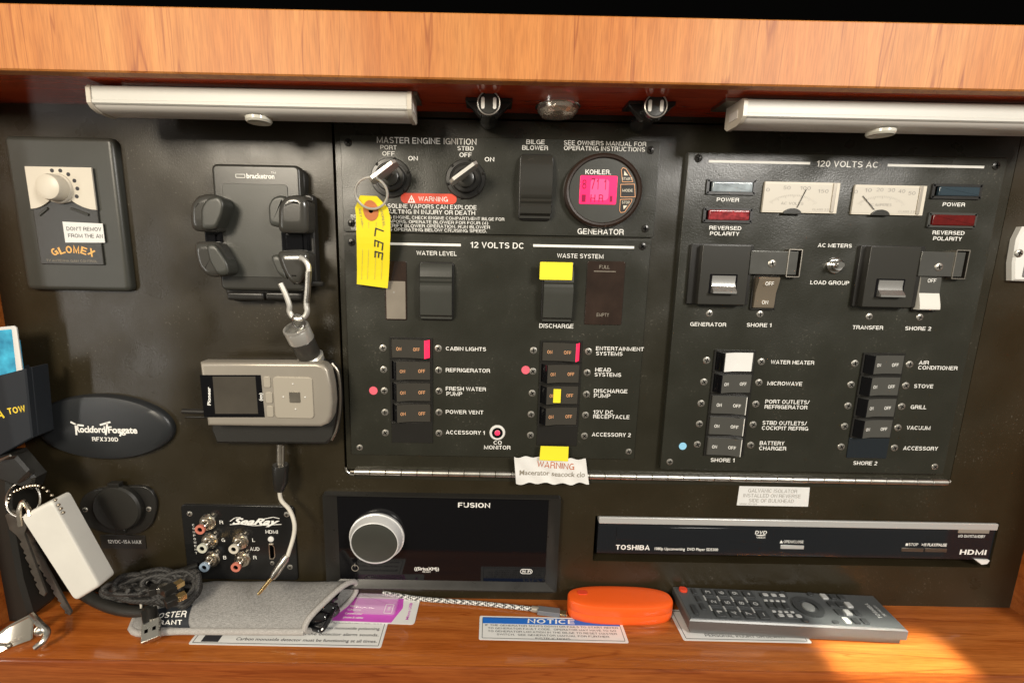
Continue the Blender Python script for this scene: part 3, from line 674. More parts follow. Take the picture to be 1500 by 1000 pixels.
def column(parent, tl, tr, bl, br_, rows, blank=None, tcol='orange_ink', d=D1, face='rocker_dc'):
    # rows: list of (on, end material)
    n = len(rows) + (1 if blank else 0)
    A, B_, C_, E_ = (P(*q, d) for q in (tl, tr, bl, br_))
    cx = (A[0] + B_[0] + C_[0] + E_[0]) / 4; w_ = ((B_[0] - A[0]) + (E_[0] - C_[0])) / 2; zt = (A[1] + B_[1]) / 2; zb_ = (C_[1] + E_[1]) / 2
    h_ = (zt - zb_) / n; out = []
    for i, (on, em) in enumerate(rows): out.append((breaker(parent, cx, zt - h_ * (i + .5), w_, h_, on, em, tcol, d, face), cx, zt - h_ * (i + .5), w_, h_))
    if blank:
        mb = MB(); mb.prism(rrect(cx, zb_ + h_ / 2, w_ - .3, h_ - .3, .4), d, d + .9, .3); obj('blank_plate', mb, blank, parent)
    return out
c1 = column(dcp, (571, 493.5), (633, 494), (574, 648), (635, 648), [(1, 'pink_lit'), (0, None), (0, None), (0, None)], 'black_plastic')
c2 = column(dcp, (791, 497.5), (853, 499), (786.5, 652), (845, 652.5), [(1, 'pink_lit'), (0, None), (0, None), (0, None)], 'black_plastic')
for p in ((561, 509.5), (562, 541), (563, 572), (564, 603.5), (564.5, 633.5), (642, 510), (642.5, 542), (643, 572.5), (643, 603.5), (643, 634),
          (781.5, 513), (780.5, 543.5), (779.5, 575.5), (778, 606.5), (777, 637), (862, 514.5), (860, 545.5), (859, 577), (857.5, 607.5), (856, 638)): screw(*p, D1, dcp)
for L_ in ([('CABIN LIGHTS', 653, 712, 510.8)], [('REFRIGERATOR', 653, 718, 542.3)], [('FRESH WATER', 653, 712, 569.4), ('PUMP', 654, 677, 576.6)], [('POWER VENT', 653, 708, 603.4)], [('ACCESSORY 1', 653, 710, 633.2)],
           [('ENTERTAINMENT', 873, 943, 510.7), ('SYSTEMS', 873, 912, 517.8)], [('HEAD', 872, 895, 541.4), ('SYSTEMS', 871, 910, 548.6)], [('DISCHARGE', 870, 919, 572.6), ('PUMP', 870, 894, 579.4)],
           [('12V DC', 869, 898, 603.4), ('RECEPTACLE', 869, 922, 610.2)], [('ACCESSORY 2', 867, 924, 636.4)], [('CO', 723, 735, 648), ('MONITOR', 709, 748, 655)]): letters(dcp, L_, d=DT, bold=.022)
for px, py in ((547, 571.8), (770, 541.6)):
    mb = MB(); mb.prism(circ(*P(px, py, D1), 3.9, 24), D1, D1 + .3); obj('dot_sticker', mb, 'pink_dot', dcp)
a = P(728.5, 633, D1)
mb = MB(); mb.lathe(*a, [(7.4, D1), (7.4, D1 + 1), (6.6, D1 + 1.6), (5.2, D1 + 1.4)], 32); cb = obj('monitor_button', mb, 'white_plastic', dcp)
mb = MB(); mb.lathe(*a, [(5.2, D1 + 1.2), (5, D1 + 1.9), (3.8, D1 + 2), (2.4, D1 + 1.3)], 28); obj('button_collar', mb, 'gloss_black', cb)
mb = MB(); mb.lathe(*a, [(2.5, D1 + 1.2), (2.4, D1 + 2), (1.4, D1 + 2.8), (.3, D1 + 2.9)], 20); obj('pilot_light', mb, 'pink_lit', cb)
b3 = c2[2]; mb = MB(); x_ = b3[1] - 2.6; mb.prism(rrect(x_, b3[2] - .3, 6.8, 13.0, .2), D1 + 5.2, D1 + 5.9, .1, 0, pm, True); obj('sticker', mb, 'yellow', b3[0])
# ------------------------------------------------------------------ AC panel
D2 = 6.0; DU = D2 + .12
ax0 = (P(1008, 219, D2)[0] + P(968, 688, D2)[0]) / 2; ax1 = (P(1475, 237, D2)[0] + P(1383, 694, D2)[0]) / 2; az0 = P(1180, 691, D2)[1]; az1 = P(1230, 226, D2)[1]
acp = thing('ac_breaker_panel', 'large raised panel headed 120 VOLTS AC with meters, lamps, sliding lockouts and breakers', 'breaker panel', ((ax0 + ax1) / 2, -.6, az0))
mb = MB(); mb.prism(rrect((ax0 + ax1) / 2, (az0 + az1) / 2, ax1 - ax0, az1 - az0, 1.2), .6, D2, .6); obj('faceplate', mb, 'plate', acp)
for p in ((1023, 232), (1459, 243)): screw(*p, D2, acp, 3.4, True)
for p in ((981, 676), (1369, 683)): screw(*p, D2, acp, 3.1)
def bar2(x0, x1, y, t):
    mb = MB(); c = P((x0 + x1) / 2, y, DU); mb.flat_poly(rrect(c[0], c[1], W(x0, x1, y, DU), t, 0), DU); obj('title_bar', mb, 'ink', acp)
bar2(1038, 1187, 237.8, 2.0); bar2(1300, 1442, 243.5, 2.0)
letters(acp, [('120 VOLTS AC', 1196, 1286, 240.6, 9)], d=DU, bold=.02)
for L_ in ([('POWER', 1050, 1083, 292.6)], [('REVERSED', 1039, 1086, 334), ('POLARITY', 1040, 1083, 342.2)], [('POWER', 1381, 1414, 299.6)], [('REVERSED', 1366, 1413, 341), ('POLARITY', 1367, 1409, 349.6)],
           [('AC METERS', 1198, 1248, 359.6)], [('LOAD GROUP', 1187, 1244, 414)], [('GENERATOR', 1011, 1064, 475)], [('SHORE 1', 1094, 1130, 476)], [('TRANSFER', 1249, 1294, 479.6)], [('SHORE 2', 1326, 1364, 481)],
           [('WATER HEATER', 1129, 1193, 530.6)], [('MICROWAVE', 1124, 1175, 561.6)], [('PORT OUTLETS/', 1121, 1186, 588.4), ('REFRIGERATOR', 1120, 1183, 596)], [('STBD OUTLETS/', 1117, 1182, 619.4), ('COCKPIT REFRIG', 1116, 1184, 627)],
           [('BATTERY', 1113, 1149, 648.8), ('CHARGER', 1112, 1152, 656.4)], [('SHORE 1', 1041, 1076, 673.6)], [('AIR', 1346, 1361, 531), ('CONDITIONER', 1345, 1403, 538.6)], [('STOVE', 1339, 1367, 565.4)], [('GRILL', 1334, 1357, 596)],
           [('VACUUM', 1328, 1363, 626.4)], [('ACCESSORY', 1323, 1374, 656.4)], [('SHORE 2', 1250, 1285, 678)]): letters(acp, L_, d=DU, bold=.022)
def lamp(x0, y0, x1, y1, lx0, ly0, lx1, ly1, lens, frame, lab):
    mb = MB(); mb.ring(RC(x0, y0, x1, y1, D2, .6), 2.2, D2, D2 + 1.6); mb.flat_poly(RC(x0 + 3, y0 + 3, x1 - 3, y1 - 3, D2, .3), D2 + .05, 1); f = obj('indicator_lamp', mb, [frame, 'void'], acp)
    mb = MB(); mb.prism(RC(lx0, ly0, lx1, ly1, D2, 1.0), D2 + .1, D2 + 2.4, 1.0); obj('lens', mb, lens, f, lab)
lamp(1034, 263, 1106, 285.5, 1042, 267, 1101, 282, 'blue_lens', 'black_plastic', 'pale blue-grey lens')
lamp(1029, 305, 1101, 326.5, 1037, 308, 1096, 323, 'red_lens_lit', 'black_plastic', 'bright glittering red lens')
lamp(1363, 270, 1436, 292, 1372, 274, 1432, 288, 'blue_lens_dark', 'black_plastic', 'dark blue unlit lens')
lamp(1357, 312, 1428, 334, 1363, 315, 1425, 331, 'red_lens', 'grey_plastic', 'dark red lens in a grey surround')
def meter(x0, y0, x1, y1, nums, word, needle, hub):
    o = RC(x0, y0, x1, y1, D2, .5); c = P((x0 + x1) / 2, (y0 + y1) / 2, D2)
    mb = MB(); mb.prism(o, D2, D2 + 2.0, .3); m = obj('panel_meter', mb, 'cream', acp)
    dm = D2 + 2.05
    mb = MB(); mb.prism(RC(x0 + 2, y0 + 2.5, x1 - 9, y1 - 2.5, D2 + 2, .4), D2 + 2.0, D2 + 2.15); obj('scale_card', mb, 'meter_paper', m)
    mb = MB(); h0 = P(*hub, D2 + 2.3); rr = H(hub[1] - 34, hub[1], hub[0], D2) * 1.0
    for i in range(31):
        a = pi * (.5 + .31 - .62 * i / 30); l = 3.2 if i % 5 == 0 else 1.8; k0 = (rr * .96); sx = 1.35
        u0, v0 = h0[0] + k0 * sx * cos(a), h0[1] + k0 * sin(a) * .8; u1, v1 = h0[0] + (k0 - l) * sx * cos(a), h0[1] + (k0 - l) * sin(a) * .8
        dx = .14; mb.flat_poly([(u0 - dx, v0), (u0 + dx, v0), (u1 + dx, v1), (u1 - dx, v1)], D2 + 2.25)
    for s_, x, y in nums: mb.text(s_, x - 2.6 * len(s_), x + 2.6 * len(s_), y, 5.2, D2 + 2.25, bold=0)
    mb.text(word, hub[0] - 16, hub[0] + 17, hub[1] - 13, 4, D2 + 2.25, bold=0); mb.text('CLASS 2.5', x1 - 36, x1 - 12, y1 - 5.5, 3, D2 + 2.25, bold=0); obj('scale_print', mb, 'grey_ink', m)
    mb = MB(); n0, n1 = P(*needle[0], D2 + 3), P(*needle[1], D2 + 3); mb.tube([(n0[0], -(D2 + 2.8), n0[1]), (n1[0], -(D2 + 2.8), n1[1])], .3, 6); obj('needle', mb, 'dark_ink', m)
    mb = MB(); r_ = 8; mb.prism([(h0[0] + r_ * cos(pi * i / 14), h0[1] - 1.6 + r_ * .62 * sin(pi * i / 14)) for i in range(15)], D2 + 2.1, D2 + 3.4, .4); obj('needle_hub', mb, 'mid_black', m)
    mb = MB(); mb.prism(RC(x1 - 8, y0 + 1, x1 - 3, y1 - 1, D2 + 2, .5), D2 + 2, D2 + 2.8, .3); obj('clip', mb, 'silver_paint', m)
meter(1116.5, 267.5, 1226, 312.5, [('0', 1125, 278), ('50', 1153, 275), ('100', 1180, 275.5), ('150', 1206, 280)], 'AC VOLTS', ((1168, 304), (1181.5, 277.5)), (1160, 311))
meter(1247.5, 272, 1352, 315.5, [('0', 1254, 281), ('10', 1272, 278.5), ('20', 1289, 278), ('30', 1306, 278.5), ('40', 1321, 280), ('50', 1336, 283)], 'AC AMPERES', ((1281, 307), (1264.5, 287)), (1289, 313))
def vrocker(px, py, w_, h_, parent, down, m, words, md):
    c = P(px, py, D2)
    mb = MB(); mb.ring(rrect(c[0], c[1], w_, h_, .6, 2), 1.5, D2, D2 + 1.6); mb.flat_poly(rrect(c[0], c[1], w_ - 2, h_ - 2, .3, 1), D2 + .05, 1); f = obj('shore_breaker', mb, ['black_plastic', 'void'], parent)
    hh = h_ / 2 - 2; pr = [(D2 + .2, hh), (D2 + 3, hh), (D2 + 3.6, hh * .8), (D2 + 4, 0), (D2 + 7, -hh * .7), (D2 + 7.5, -hh + .8), (D2 + 6.6, -hh), (D2 + .2, -hh)]
    if not down: pr = [(a_, -b_) for a_, b_ in pr][::-1]
    mb = MB(); mb.extr([(a_, c[1] + b_) for a_, b_ in pr], c[0] - w_ / 2 + 2, c[0] + w_ / 2 - 2, 0, lambda u, v, w: (v, -u, w))
    if m == 'white_end_and_glare':  # dark rocker: its lower faces are coloured white to stand for reflected light
        for i_ in range(3): mb.m[i_] = 1
    obj('rocker', mb, [m, 'rocker_grey'], f)
    for wd, zz, dd in words:
        mb = MB(); mb.textm(wd, c[0], c[1] + zz, 7.4 if wd == 'OFF' else 5.4, 3.3, D2 + dd); obj('lettering', mb, md, f)
def interlock(fc, win, slide, scr, base, label):
    # raised black cover with a thumb window that slides over the shore breaker
    dd = D2 + 9
    c = P(*fc[:2], dd); w_, h_ = fc[2], fc[3]
    mb = MB(); mb.prism(rrect(c[0], c[1], w_, h_, .8, 2), D2 + 3.5, dd, .6, 0, pm, True)
    s = obj('slide_cover', mb, 'mid_black', acp, label)
    cw = P(*win[:2], dd)
    mb = MB(); ww, wh = win[2], win[3]
    mb.prism(rrect(cw[0], cw[1], ww, wh, .5, 1), dd, dd + .15, 0); obj('window', mb, 'gloss_black', s)
    mb = MB(); pr = [(dd + .1, cw[1] + wh * .42), (dd + .9, cw[1] + wh * .42), (dd + .6, cw[1] + wh * .1), (dd + 1.2, cw[1] - wh * .1), (dd + 5.2, cw[1] - wh * .36), (dd + 5.2, cw[1] - wh * .46), (dd + .1, cw[1] - wh * .46)]
    mb.extr(pr, cw[0] - ww * .42, cw[0] + ww * .42, 0, lambda u, v, w: (v, -u, w)); obj('lever', mb, 'lever_metal', s)
    cb_ = P(*base[:2], D2)
    mb = MB(); mb.prism(rrect(cb_[0], cb_[1], base[2], base[3], .8, 2), D2, D2 + 3.4, .5); obj('slide_base', mb, 'black_plastic', s)
    cs = P(*slide[:2], D2 + 4.5); 
    mb = MB(); mb.prism(rrect(cs[0], cs[1], slide[2], slide[3], .5, 2), D2 + 3.3, D2 + 5, .35, 0, pm, True); obj('slide_bar', mb, 'silver_slide', s)
    e0 = cs[0] + slide[2] / 2 + 1.6
    mb = MB(); mb.ring(rrect(cs[0] + slide[2] / 2 - 3, cs[1], 12, slide[3] + 4, .5, 1), .8, D2, D2 + 5.6); mb.flat_poly(rrect(cs[0] + slide[2] / 2 - 3, cs[1], 10.8, slide[3] + 3, .5, 1), D2 + .1, 1); obj('end_stop', mb, ['dull_steel', 'void'], s)
    a_ = P(*scr, D2 + 5); inst('screw', ('screw', 3.6, False), b_screw(3.6), ['screw_steel', 'void'], s, (a_[0], -(D2 + 5), a_[1]))
MT['silver_slide'] = mat('silver_slide', (.12, .12, .11), .25, .5, rvar=.1, vscale=60)
vrocker(1118, 428, 22, 31, acp, False, 'brown_rocker', (('OFF', 8, 8), ('ON', -8.5, 4.6)), 'ink')
vrocker(1355, 429, 22, 33, acp, True, 'white_end_and_glare', (('OFF', 11, 4.4),), 'ink')
interlock((1061, 403, 41.5, 51), (1059, 416, 24, 17), (1133, 385, 41, 20), (1131, 386), (1052, 402, 54, 52), 'sliding lockout cover beside the brown shore 1 rocker')
interlock((1306, 406, 43, 52), (1303, 422, 25, 16), (1379, 387, 38, 21), (1375, 391), (1297, 405, 56, 53), 'sliding lockout cover beside the shore 2 rocker with its glare painted white')
for p in ((1039, 459), (1113, 460), (1273, 463.5), (1347, 464.5)): screw(*p, D2, acp, 3.1)
a = P(1222, 389, D2)
mb = MB(); mb.lathe(*a, [(7, D2), (7, D2 + 1.5), (6.4, D2 + 2), (5.2, D2 + 2), (5, D2 + 5), (4.2, D2 + 5.6), (2.6, D2 + 5.4)], 6 * 5); tg = obj('toggle_switch', mb, 'chrome', acp)
mb = MB(); mb.tube([(a[0], -D2 - 4, a[1]), (a[0] - 1.5, -D2 - 9, a[1] + .3), (a[0] - 2.6, -D2 - 12, a[1] + .5)], [1.6, 2.1, 2.4], 14); obj('bat_lever', mb, 'chrome', tg)
a1 = column(acp, (1046, 512), (1106.5, 513), (1030, 666.5), (1088, 667), [(0, None), (0, None), (1, 'white_end_and_glare'), (1, 'white_end_and_glare'), (1, 'white_end_and_glare')], None, 'ink', D2, 'rocker_grey')
a2 = column(acp, (1263.4, 516), (1325, 517), (1239, 670), (1297.5, 671), [(0, None)] * 4, 'blank_blue', 'ink', D2, 'rocker_grey')
b1 = a1[0]; mb = MB(); cx_, cz_ = b1[1], b1[2]; pts = []
q = b1[3] / 2 - 1.9
mb.extr([(-q + 5.2, 7.9), (-q * .1, 4.7), (q * .25, 4.2), (q - 2, 3.9), (q - 2, 3.6), (q * .25, 3.9), (-q * .1, 4.2), (-q + 5.2, 7.4)], cz_ - b1[4] / 2 + 1.6, cz_ + b1[4] / 2 - 1.6, 0, lambda u, v, w: (cx_ + u, -(D2 + w), v)); obj('sticker', mb, 'paper', b1[0], 'white paper taped over the water heater rocker')
for p in ((1035, 527.5), (1031, 559), (1027, 590.5), (1024.5, 620.5), (1021.5, 650.5), (1115, 529.5), (1111.5, 560), (1107, 591.5), (1103, 621.5), (1099.5, 651.5),
          (1252, 532), (1246.5, 563), (1242, 594), (1237, 624), (1232, 654), (1332, 533.5), (1326.5, 564.5), (1320.5, 595), (1315, 626), (1310, 655.5)): screw(*p, D2, acp)
mb = MB(); mb.prism(circ(*P(1000, 653, D2), 3.6, 24), D2, D2 + .3); obj('dot_sticker', mb, 'blue_dot', acp)
# ------------------------------------------------------------------ piano hinge
hx0 = P(520, 692, 2)[0]; hx1 = P(1386, 704, 2)[0]; hz = P(950, 698.5, 3)[1]
hg = thing('piano_hinge', 'long steel piano hinge along the lower edge of the black hatch', 'hinge', ((hx0 + hx1) / 2, -1, hz))
nk = 38; kp = (hx1 - hx0) / nk
for i in range(nk):
    x = hx0 + kp * (i + .5)
    def bk(mb): mb.tube([(-kp / 2 + .25, 0, 0), (-kp / 2 + .5, 0, 0), (kp / 2 - .5, 0, 0), (kp / 2 - .25, 0, 0)], [2.8, 3.15, 3.15, 2.8], 16)
    inst('knuckle', 'knuckle', bk, 'hinge_steel', hg, (x, -2.4, hz))
mb = MB(); mb.tube([(hx0 - 4, -2.4, hz), (hx1 + 3, -2.4, hz)], 1.5, 12); obj('pin', mb, 'dull_steel', hg)
mb = MB(); mb.box(hx0, hx1, hz - 8, hz - 1, -.2, .5); obj('leaf', mb, 'hatch', hg)
mb = MB(); mb.tube([PP(506, 684, 1.5), PP(508, 690, 1.5), PP(514, 694.5, 1.5), PP(519, 695, 1.5)], 1.2, 10); mb.tube([(hx1 + .3, -2, hz - 1.2), (hx1 + 3.5, -2, hz + .8)], 1.2, 8); obj('end_clip', mb, 'steel', hg)
# ------------------------------------------------------------------ paper warning, tape, isolator label
pl = [(753, 668), (775, 670.5), (800, 670), (836, 669), (857, 673), (858, 684), (863.5, 709.5), (838, 706), (806, 708), (780, 706), (756, 709)]
mb = MB(); dd = 7.4; o = PO(pl, dd)
cxx = sum(p[0] for p in o) / len(o); czz = sum(p[1] for p in o) / len(o)
W0 = max(p[0] for p in o) - min(p[0] for p in o)
mpw = lambda u, v, w: (u, -(w + .9 * sin((u - cxx) / W0 * 9) + .5 * sin((u - cxx + v) / W0 * 23)), v)
nx = 30; tp = [P(753 + (858 - 753) * i / nx, 668.5 + 4 * (i / nx) + 1.2 * sin(i), dd) for i in range(nx + 1)]; bt_ = [P(756 + (863 - 756) * i / nx, 708 + 1.6 * sin(i * .9), dd) for i in range(nx + 1)]
vs = []; fs = []
for j in range(7):
    for i in range(nx + 1):
        u = tp[i][0] + (bt_[i][0] - tp[i][0]) * j / 6; v = tp[i][1] + (bt_[i][1] - tp[i][1]) * j / 6; vs.append(mpw(u, v, dd))
for j in range(6):
    for i in range(nx): k = j * (nx + 1) + i; fs.append([k, k + 1, k + nx + 2, k + nx + 1])
mb.add(vs, fs); n_ = len(vs); mb.add([(x, y + .35, z) for x, y, z in vs], fs)
wl = thing('paper_notice', 'crumpled white paper reading WARNING Macerator seacock, taped over the hinge', 'paper notice', (cxx, -6, czz))
obj('sheet', mb, 'paper', wl)
mb = MB()
for s_, x0, x1, y, h_ in (('WARNING', 787, 841, 681, 9.0),): 
    a = P((x0 + x1) / 2, y, dd); mb.textm(s_, a[0], a[1], W(x0, x1, y, dd), H(y - h_ / 2, y + h_ / 2, 810, dd), dd + .25, 0, .01, 0, radians(-2), mpw)
obj('lettering', mb, 'brown_ink', wl)
mb = MB(); a = P(809, 693, dd); mb.textm('Macerator seacock clo', a[0], a[1], W(761, 857, 693, dd), H(689.5, 696.5, 810, dd), dd + .25, 0, .01, 0, radians(-1), mpw); obj('lettering', mb, 'faded_ink', wl)
mb = MB(); mb.prism(PO([(792, 653), (833, 654), (832, 675.5), (790, 673.5)], 9.2), 8.9, 9.3, .1, 0, pm, True)
tag(obj('yellow_tape', mb, 'yellow'), 'square of yellow tape holding up the crumpled warning paper', 'tape')
mb = MB(); mb.prism(PO([(1083, 711.5), (1186, 713.5), (1183.5, 741.5), (1079, 739.5)], .0), 0, .35, .1); gl = obj('galvanic_label', mb, 'label_white'); tag(gl, 'small white label reading GALVANIC ISOLATOR below the hinge', 'label')
letters(gl, [('GALVANIC ISOLATOR', 1096, 1168, 718.6, 5.2), ('INSTALLED ON REVERSE', 1089, 1173, 725.8, 5.2), ('SIDE OF BULKHEAD', 1097, 1163, 733, 5.2), ('SR990 REV008', 1083, 1109, 737.8, 2.2)], 'grey_ink', .45, bold=.004)
# ------------------------------------------------------------------ key tag and ring
tg_ = thing('key_tag', 'yellow paper key tag with LEE handwritten on it', 'tag', PP(546, 290, 30))
dt = 26
pts = [(529, 287), (553, 288), (568, 304), (571, 318), (570, 345), (566, 385), (561, 424), (514, 417.5), (519, 360), (520.5, 315), (520, 304)]
hole = P(543, 308.5, dt)
mpt = lambda u, v, w: (u, -(w + (hole[1] - v) * -.28 + .8 * sin(v * .12)), v)
mb = MB(); o = PO(pts, dt); zt_, zb_ = max(p[1] for p in o), min(p[1] for p in o)
# strips so the card can bend
def clip(o, z0, z1):
    def half(o, z, keep):
        r = []
        for i in range(len(o)):
            a, b = o[i - 1], o[i]; ia, ib = keep(a[1]), keep(b[1])
            if ia != ib: t = (z - a[1]) / (b[1] - a[1]); r.append((a[0] + (b[0] - a[0]) * t, z))
            if ib: r.append(b)
        return r
    return half(half(o, z0, lambda q: q >= z0), z1, lambda q: q <= z1)
for i in range(14):
    c = clip(o, zb_ + (zt_ - zb_) * i / 14, zb_ + (zt_ - zb_) * (i + 1) / 14)
    mb.add([mpt(u, v, dt) for u, v in c] + [mpt(u, v, dt - .35) for u, v in c], [list(range(len(c))), list(range(len(c), 2 * len(c)))])
mb.flat = True; cd = obj('card', mb, 'tag_yellow', tg_)
mb = MB(); mb.ring(circ(hole[0], hole[1], 6.2, 28, 8), 1, dt + .1, dt + .45, 0, mpt, circ(hole[0], hole[1], 1.9, 28)); obj('eyelet', mb, 'tag_ring', tg_)
mb = MB(); mb.flat_poly(circ(hole[0], hole[1], 2.0, 20), dt + .2, 0, mpt); obj('hole', mb, 'void', tg_)
mb = MB()
def strokes(mb, ls, d, t, mp, conv=lambda x, y: P(x, y, dt)):
    for l in ls:
        q = [conv(*p) for p in l]
        for a, b in zip(q, q[1:]):
            dx, dz = b[0] - a[0], b[1] - a[1]; L_ = hypot(dx, dz) or 1; nx_, nz_ = -dz / L_ * t / 2, dx / L_ * t / 2; ex, ez = dx / L_ * t * .3, dz / L_ * t * .3
            mb.flat_poly([(a[0] - ex + nx_, a[1] - ez + nz_), (a[0] - ex - nx_, a[1] - ez - nz_), (b[0] + ex - nx_, b[1] + ez - nz_), (b[0] + ex + nx_, b[1] + ez + nz_)], d, 0, mp)
strokes(mb, [[(560, 338), (549, 334), (547, 345)], [(547, 351.5), (558.5, 356), (556.5, 366)], [(552, 353), (550.5, 361)], [(547, 351.5), (546, 360.5)], [(546, 368), (557, 371), (555, 380)], [(551.5, 370), (550, 377)], [(546, 368), (545, 376.5)]], dt + .35, 1.1, mpt)
obj('handwriting', mb, 'dark_ink', tg_)
mb = MB()
for x in (526, 535, 546, 556): strokes(mb, [[(x + 4, 325), (x + 1, 370), (x - 4, 410)]], dt + .3, .18, mpt)
for s_, x, y in (('ADDRESS', 560, 318), ('KEY NO.', 528, 318)):
    a = P(x, y, dt); mb.textm(s_, a[0], a[1], 13, 1.8, dt + .3, 0, 0, 0, radians(-84), mpt)
obj('print', mb, 'faded_ink', tg_)
rc = P(543, 282.5, 33); rr_ = W(518, 567, 285, 33) / 2 - .5
mb = MB(); mb.tube([(rc[0] + rr_ * cos(t), -(31 + 2.5 * sin(t)), rc[1] + rr_ * .92 * sin(t)) for t in [2 * pi * i / 48 for i in range(48)]], 1.05, 8, closed=True)
tag(obj('split_ring', mb, 'bright_metal'), 'thin silver split ring joining the port ignition key to the yellow tag', 'key ring')
# ------------------------------------------------------------------ antenna control (left)
gt = P(103, 317, 0)
cl = thing('antenna_control', 'grey wall control plate with cream top, round knob and GLOMEX lettering', 'wall control', (gt[0], 0, P(115, 428)[1]))
o = RC(30, 206, 187, 428, 0, 2, 3); o = rrect(P(110, 317)[0], P(110, 317)[1], W(32, 187, 317), H(206, 428, 110), 5, 4)
mb = MB(); mb.prism(o, 0, 7, 4.2); obj('surround', mb, 'grey_plastic', cl)
gc = P(99, 318, 7); gw = W(53, 147, 318, 7); gh = H(247, 388, 99, 7)
mb = MB(); mb.prism(rrect(gc[0], gc[1], gw, gh, .8, 2), 7, 8.6, .6); md = obj('module', mb, 'mid_black', cl)
L_, T_, R_, B_ = gc[0] - gw / 2 - .3, gc[1] + gh / 2 + .3, gc[0] + gw / 2 + .3, gc[1] + gh * .075
kc = (gc[0] - 1.5, T_ - 17.5)
low = [(R_, B_)] + [(gc[0] + 2.0 + 12 * cos(t) * 1.6 + 9.5, B_ + 7.5 - 7.5 * sin(t)) for t in []]
cur = []
for i in range(9):
    t = i / 8; cur.append((R_ - (R_ - (kc[0] + 9)) * t, B_ + 7.5 * t ** 2))
for i in range(9):
    t = pi * i / 8; cur.append((kc[0] + 9 * cos(t), B_ + 7.5 - 2.2 * sin(t)))
for i in range(9):
    t = i / 8; cur.append((kc[0] - 9 - (kc[0] - 9 - L_) * t, B_ + 7.5 * (1 - t) ** 2))
mb = MB(); mb.prism([(L_, T_), (R_, T_)] + cur, 8.6, 10, .35); tp_ = obj('cream_cover', mb, 'cream', md)
mb = MB(); mb.lathe(kc[0], kc[1], [(12.5, 10), (12, 11.4), (11, 12), (10.8, 18), (9.8, 20.5), (7, 21.6), (1, 21.8)], 36); obj('knob', mb, 'cream', md)
mb = MB()
for i in range(6):
    t = radians(103 - i * 25.5); mb.prism(circ(kc[0] + 15.8 * cos(t), kc[1] + 14.8 * sin(t), 1.6, 16), 10, 10.2)
obj('dial_dots', mb, 'dark_ink', md)
mb = MB(); mb.prism([(gc[0] - gw * .06, gc[1] - 4), (gc[0] + gw * .56, gc[1] - 5), (gc[0] + gw * .56, gc[1] - 21), (gc[0] - gw * .06, gc[1] - 21.5)], 8.6, 8.9); sk = obj('sticker', mb, 'label_white', cl)
mb = MB(); mb.textm("DON'T REMOV", gc[0] + gw * .26, gc[1] - 9.8, gw * .54, 3.2, 9.0); mb.textm("FROM THE AN", gc[0] + gw * .27, gc[1] - 15.6, gw * .54, 3.2, 9.0); obj('lettering', mb, 'dark_ink', sk)
mb = MB()
for i, ch_ in enumerate('GLOMEX'):
    t = (i - 2.5) / 5; mb.textm(ch_, gc[0] + 2 + t * gw * .58, gc[1] - gh * .34 - abs(t) ** 2 * 9, 5.2, 6.2, 8.75, 0, .05, 0, -t * 1.1)
obj('lettering', mb, 'gold_ink', md)
mb = MB(); mb.textm('TV ANTENNA GAIN CONTROL', gc[0], gc[1] - gh * .46, gw * .8, 2.0, 8.75); obj('lettering', mb, 'faded_ink', md)
mb = MB(); mb.tube([(gc[0] - 22, -8.7, B_ - 5), (gc[0] - 14, -8.9, B_ + 1)], 1.1, 8); mb.tube([(gc[0] + 6, -8.9, B_ + 1), (gc[0] + 20, -8.7, B_ - 4)], 1.1, 8); obj('ridge', mb, 'grey_plastic', md)
# ------------------------------------------------------------------ phone cradle
pc = thing('phone_cradle', 'empty black phone holder with two padded clamps on the bulkhead', 'phone holder', PP(385, 440, 0))
mb = MB(); mb.prism([P(x, y, 10) for x, y in spline([(318, 246), (380, 243), (440, 247), (444, 300), (443, 380), (444, 436), (385, 440), (333, 437), (324, 380), (317, 300)], 5, True)], 0, 8, 2.5); obj('stem_block', mb, 'soft_black', pc)
mb = MB(); mb.prism(RC(316, 243, 444, 428, 14, 5, 5), 6, 14, 2.5); bd = obj('back_plate', mb, 'mid_black', pc)
mb = MB(); mb.prism(RC(331, 271, 425, 407, 14, 3, 4), 14, 14.6, .4); obj('pad', mb, 'grey_plastic', bd)
mb = MB(); mb.prism(RC(332, 428, 386, 440, 14, 2, 3), 6, 14, 2); mb.prism(RC(388, 428, 442, 440, 14, 2, 3), 6, 14, 2); obj('foot', mb, 'black_plastic', pc)
letters(bd, [('bracketron', 361, 402, 258, 7)], 'ink', 14.2, .03)
mb = MB(); mb.ring(RC(345, 255, 359, 260.5, 14.2, .5), .4, 14.02, 14.2); mb.text('TM', 397, 404, 253, 3, 14.2); obj('logo', mb, 'ink', bd)
def clampjaw(pts, d0, d1, m='mid_black', ch=5.0, rr0=5.5): 
    mb = MB(); mb.dome(roundpoly([P(x, y, d1) for x, y in pts], rr0, 5), d0, d1, ch); return mb
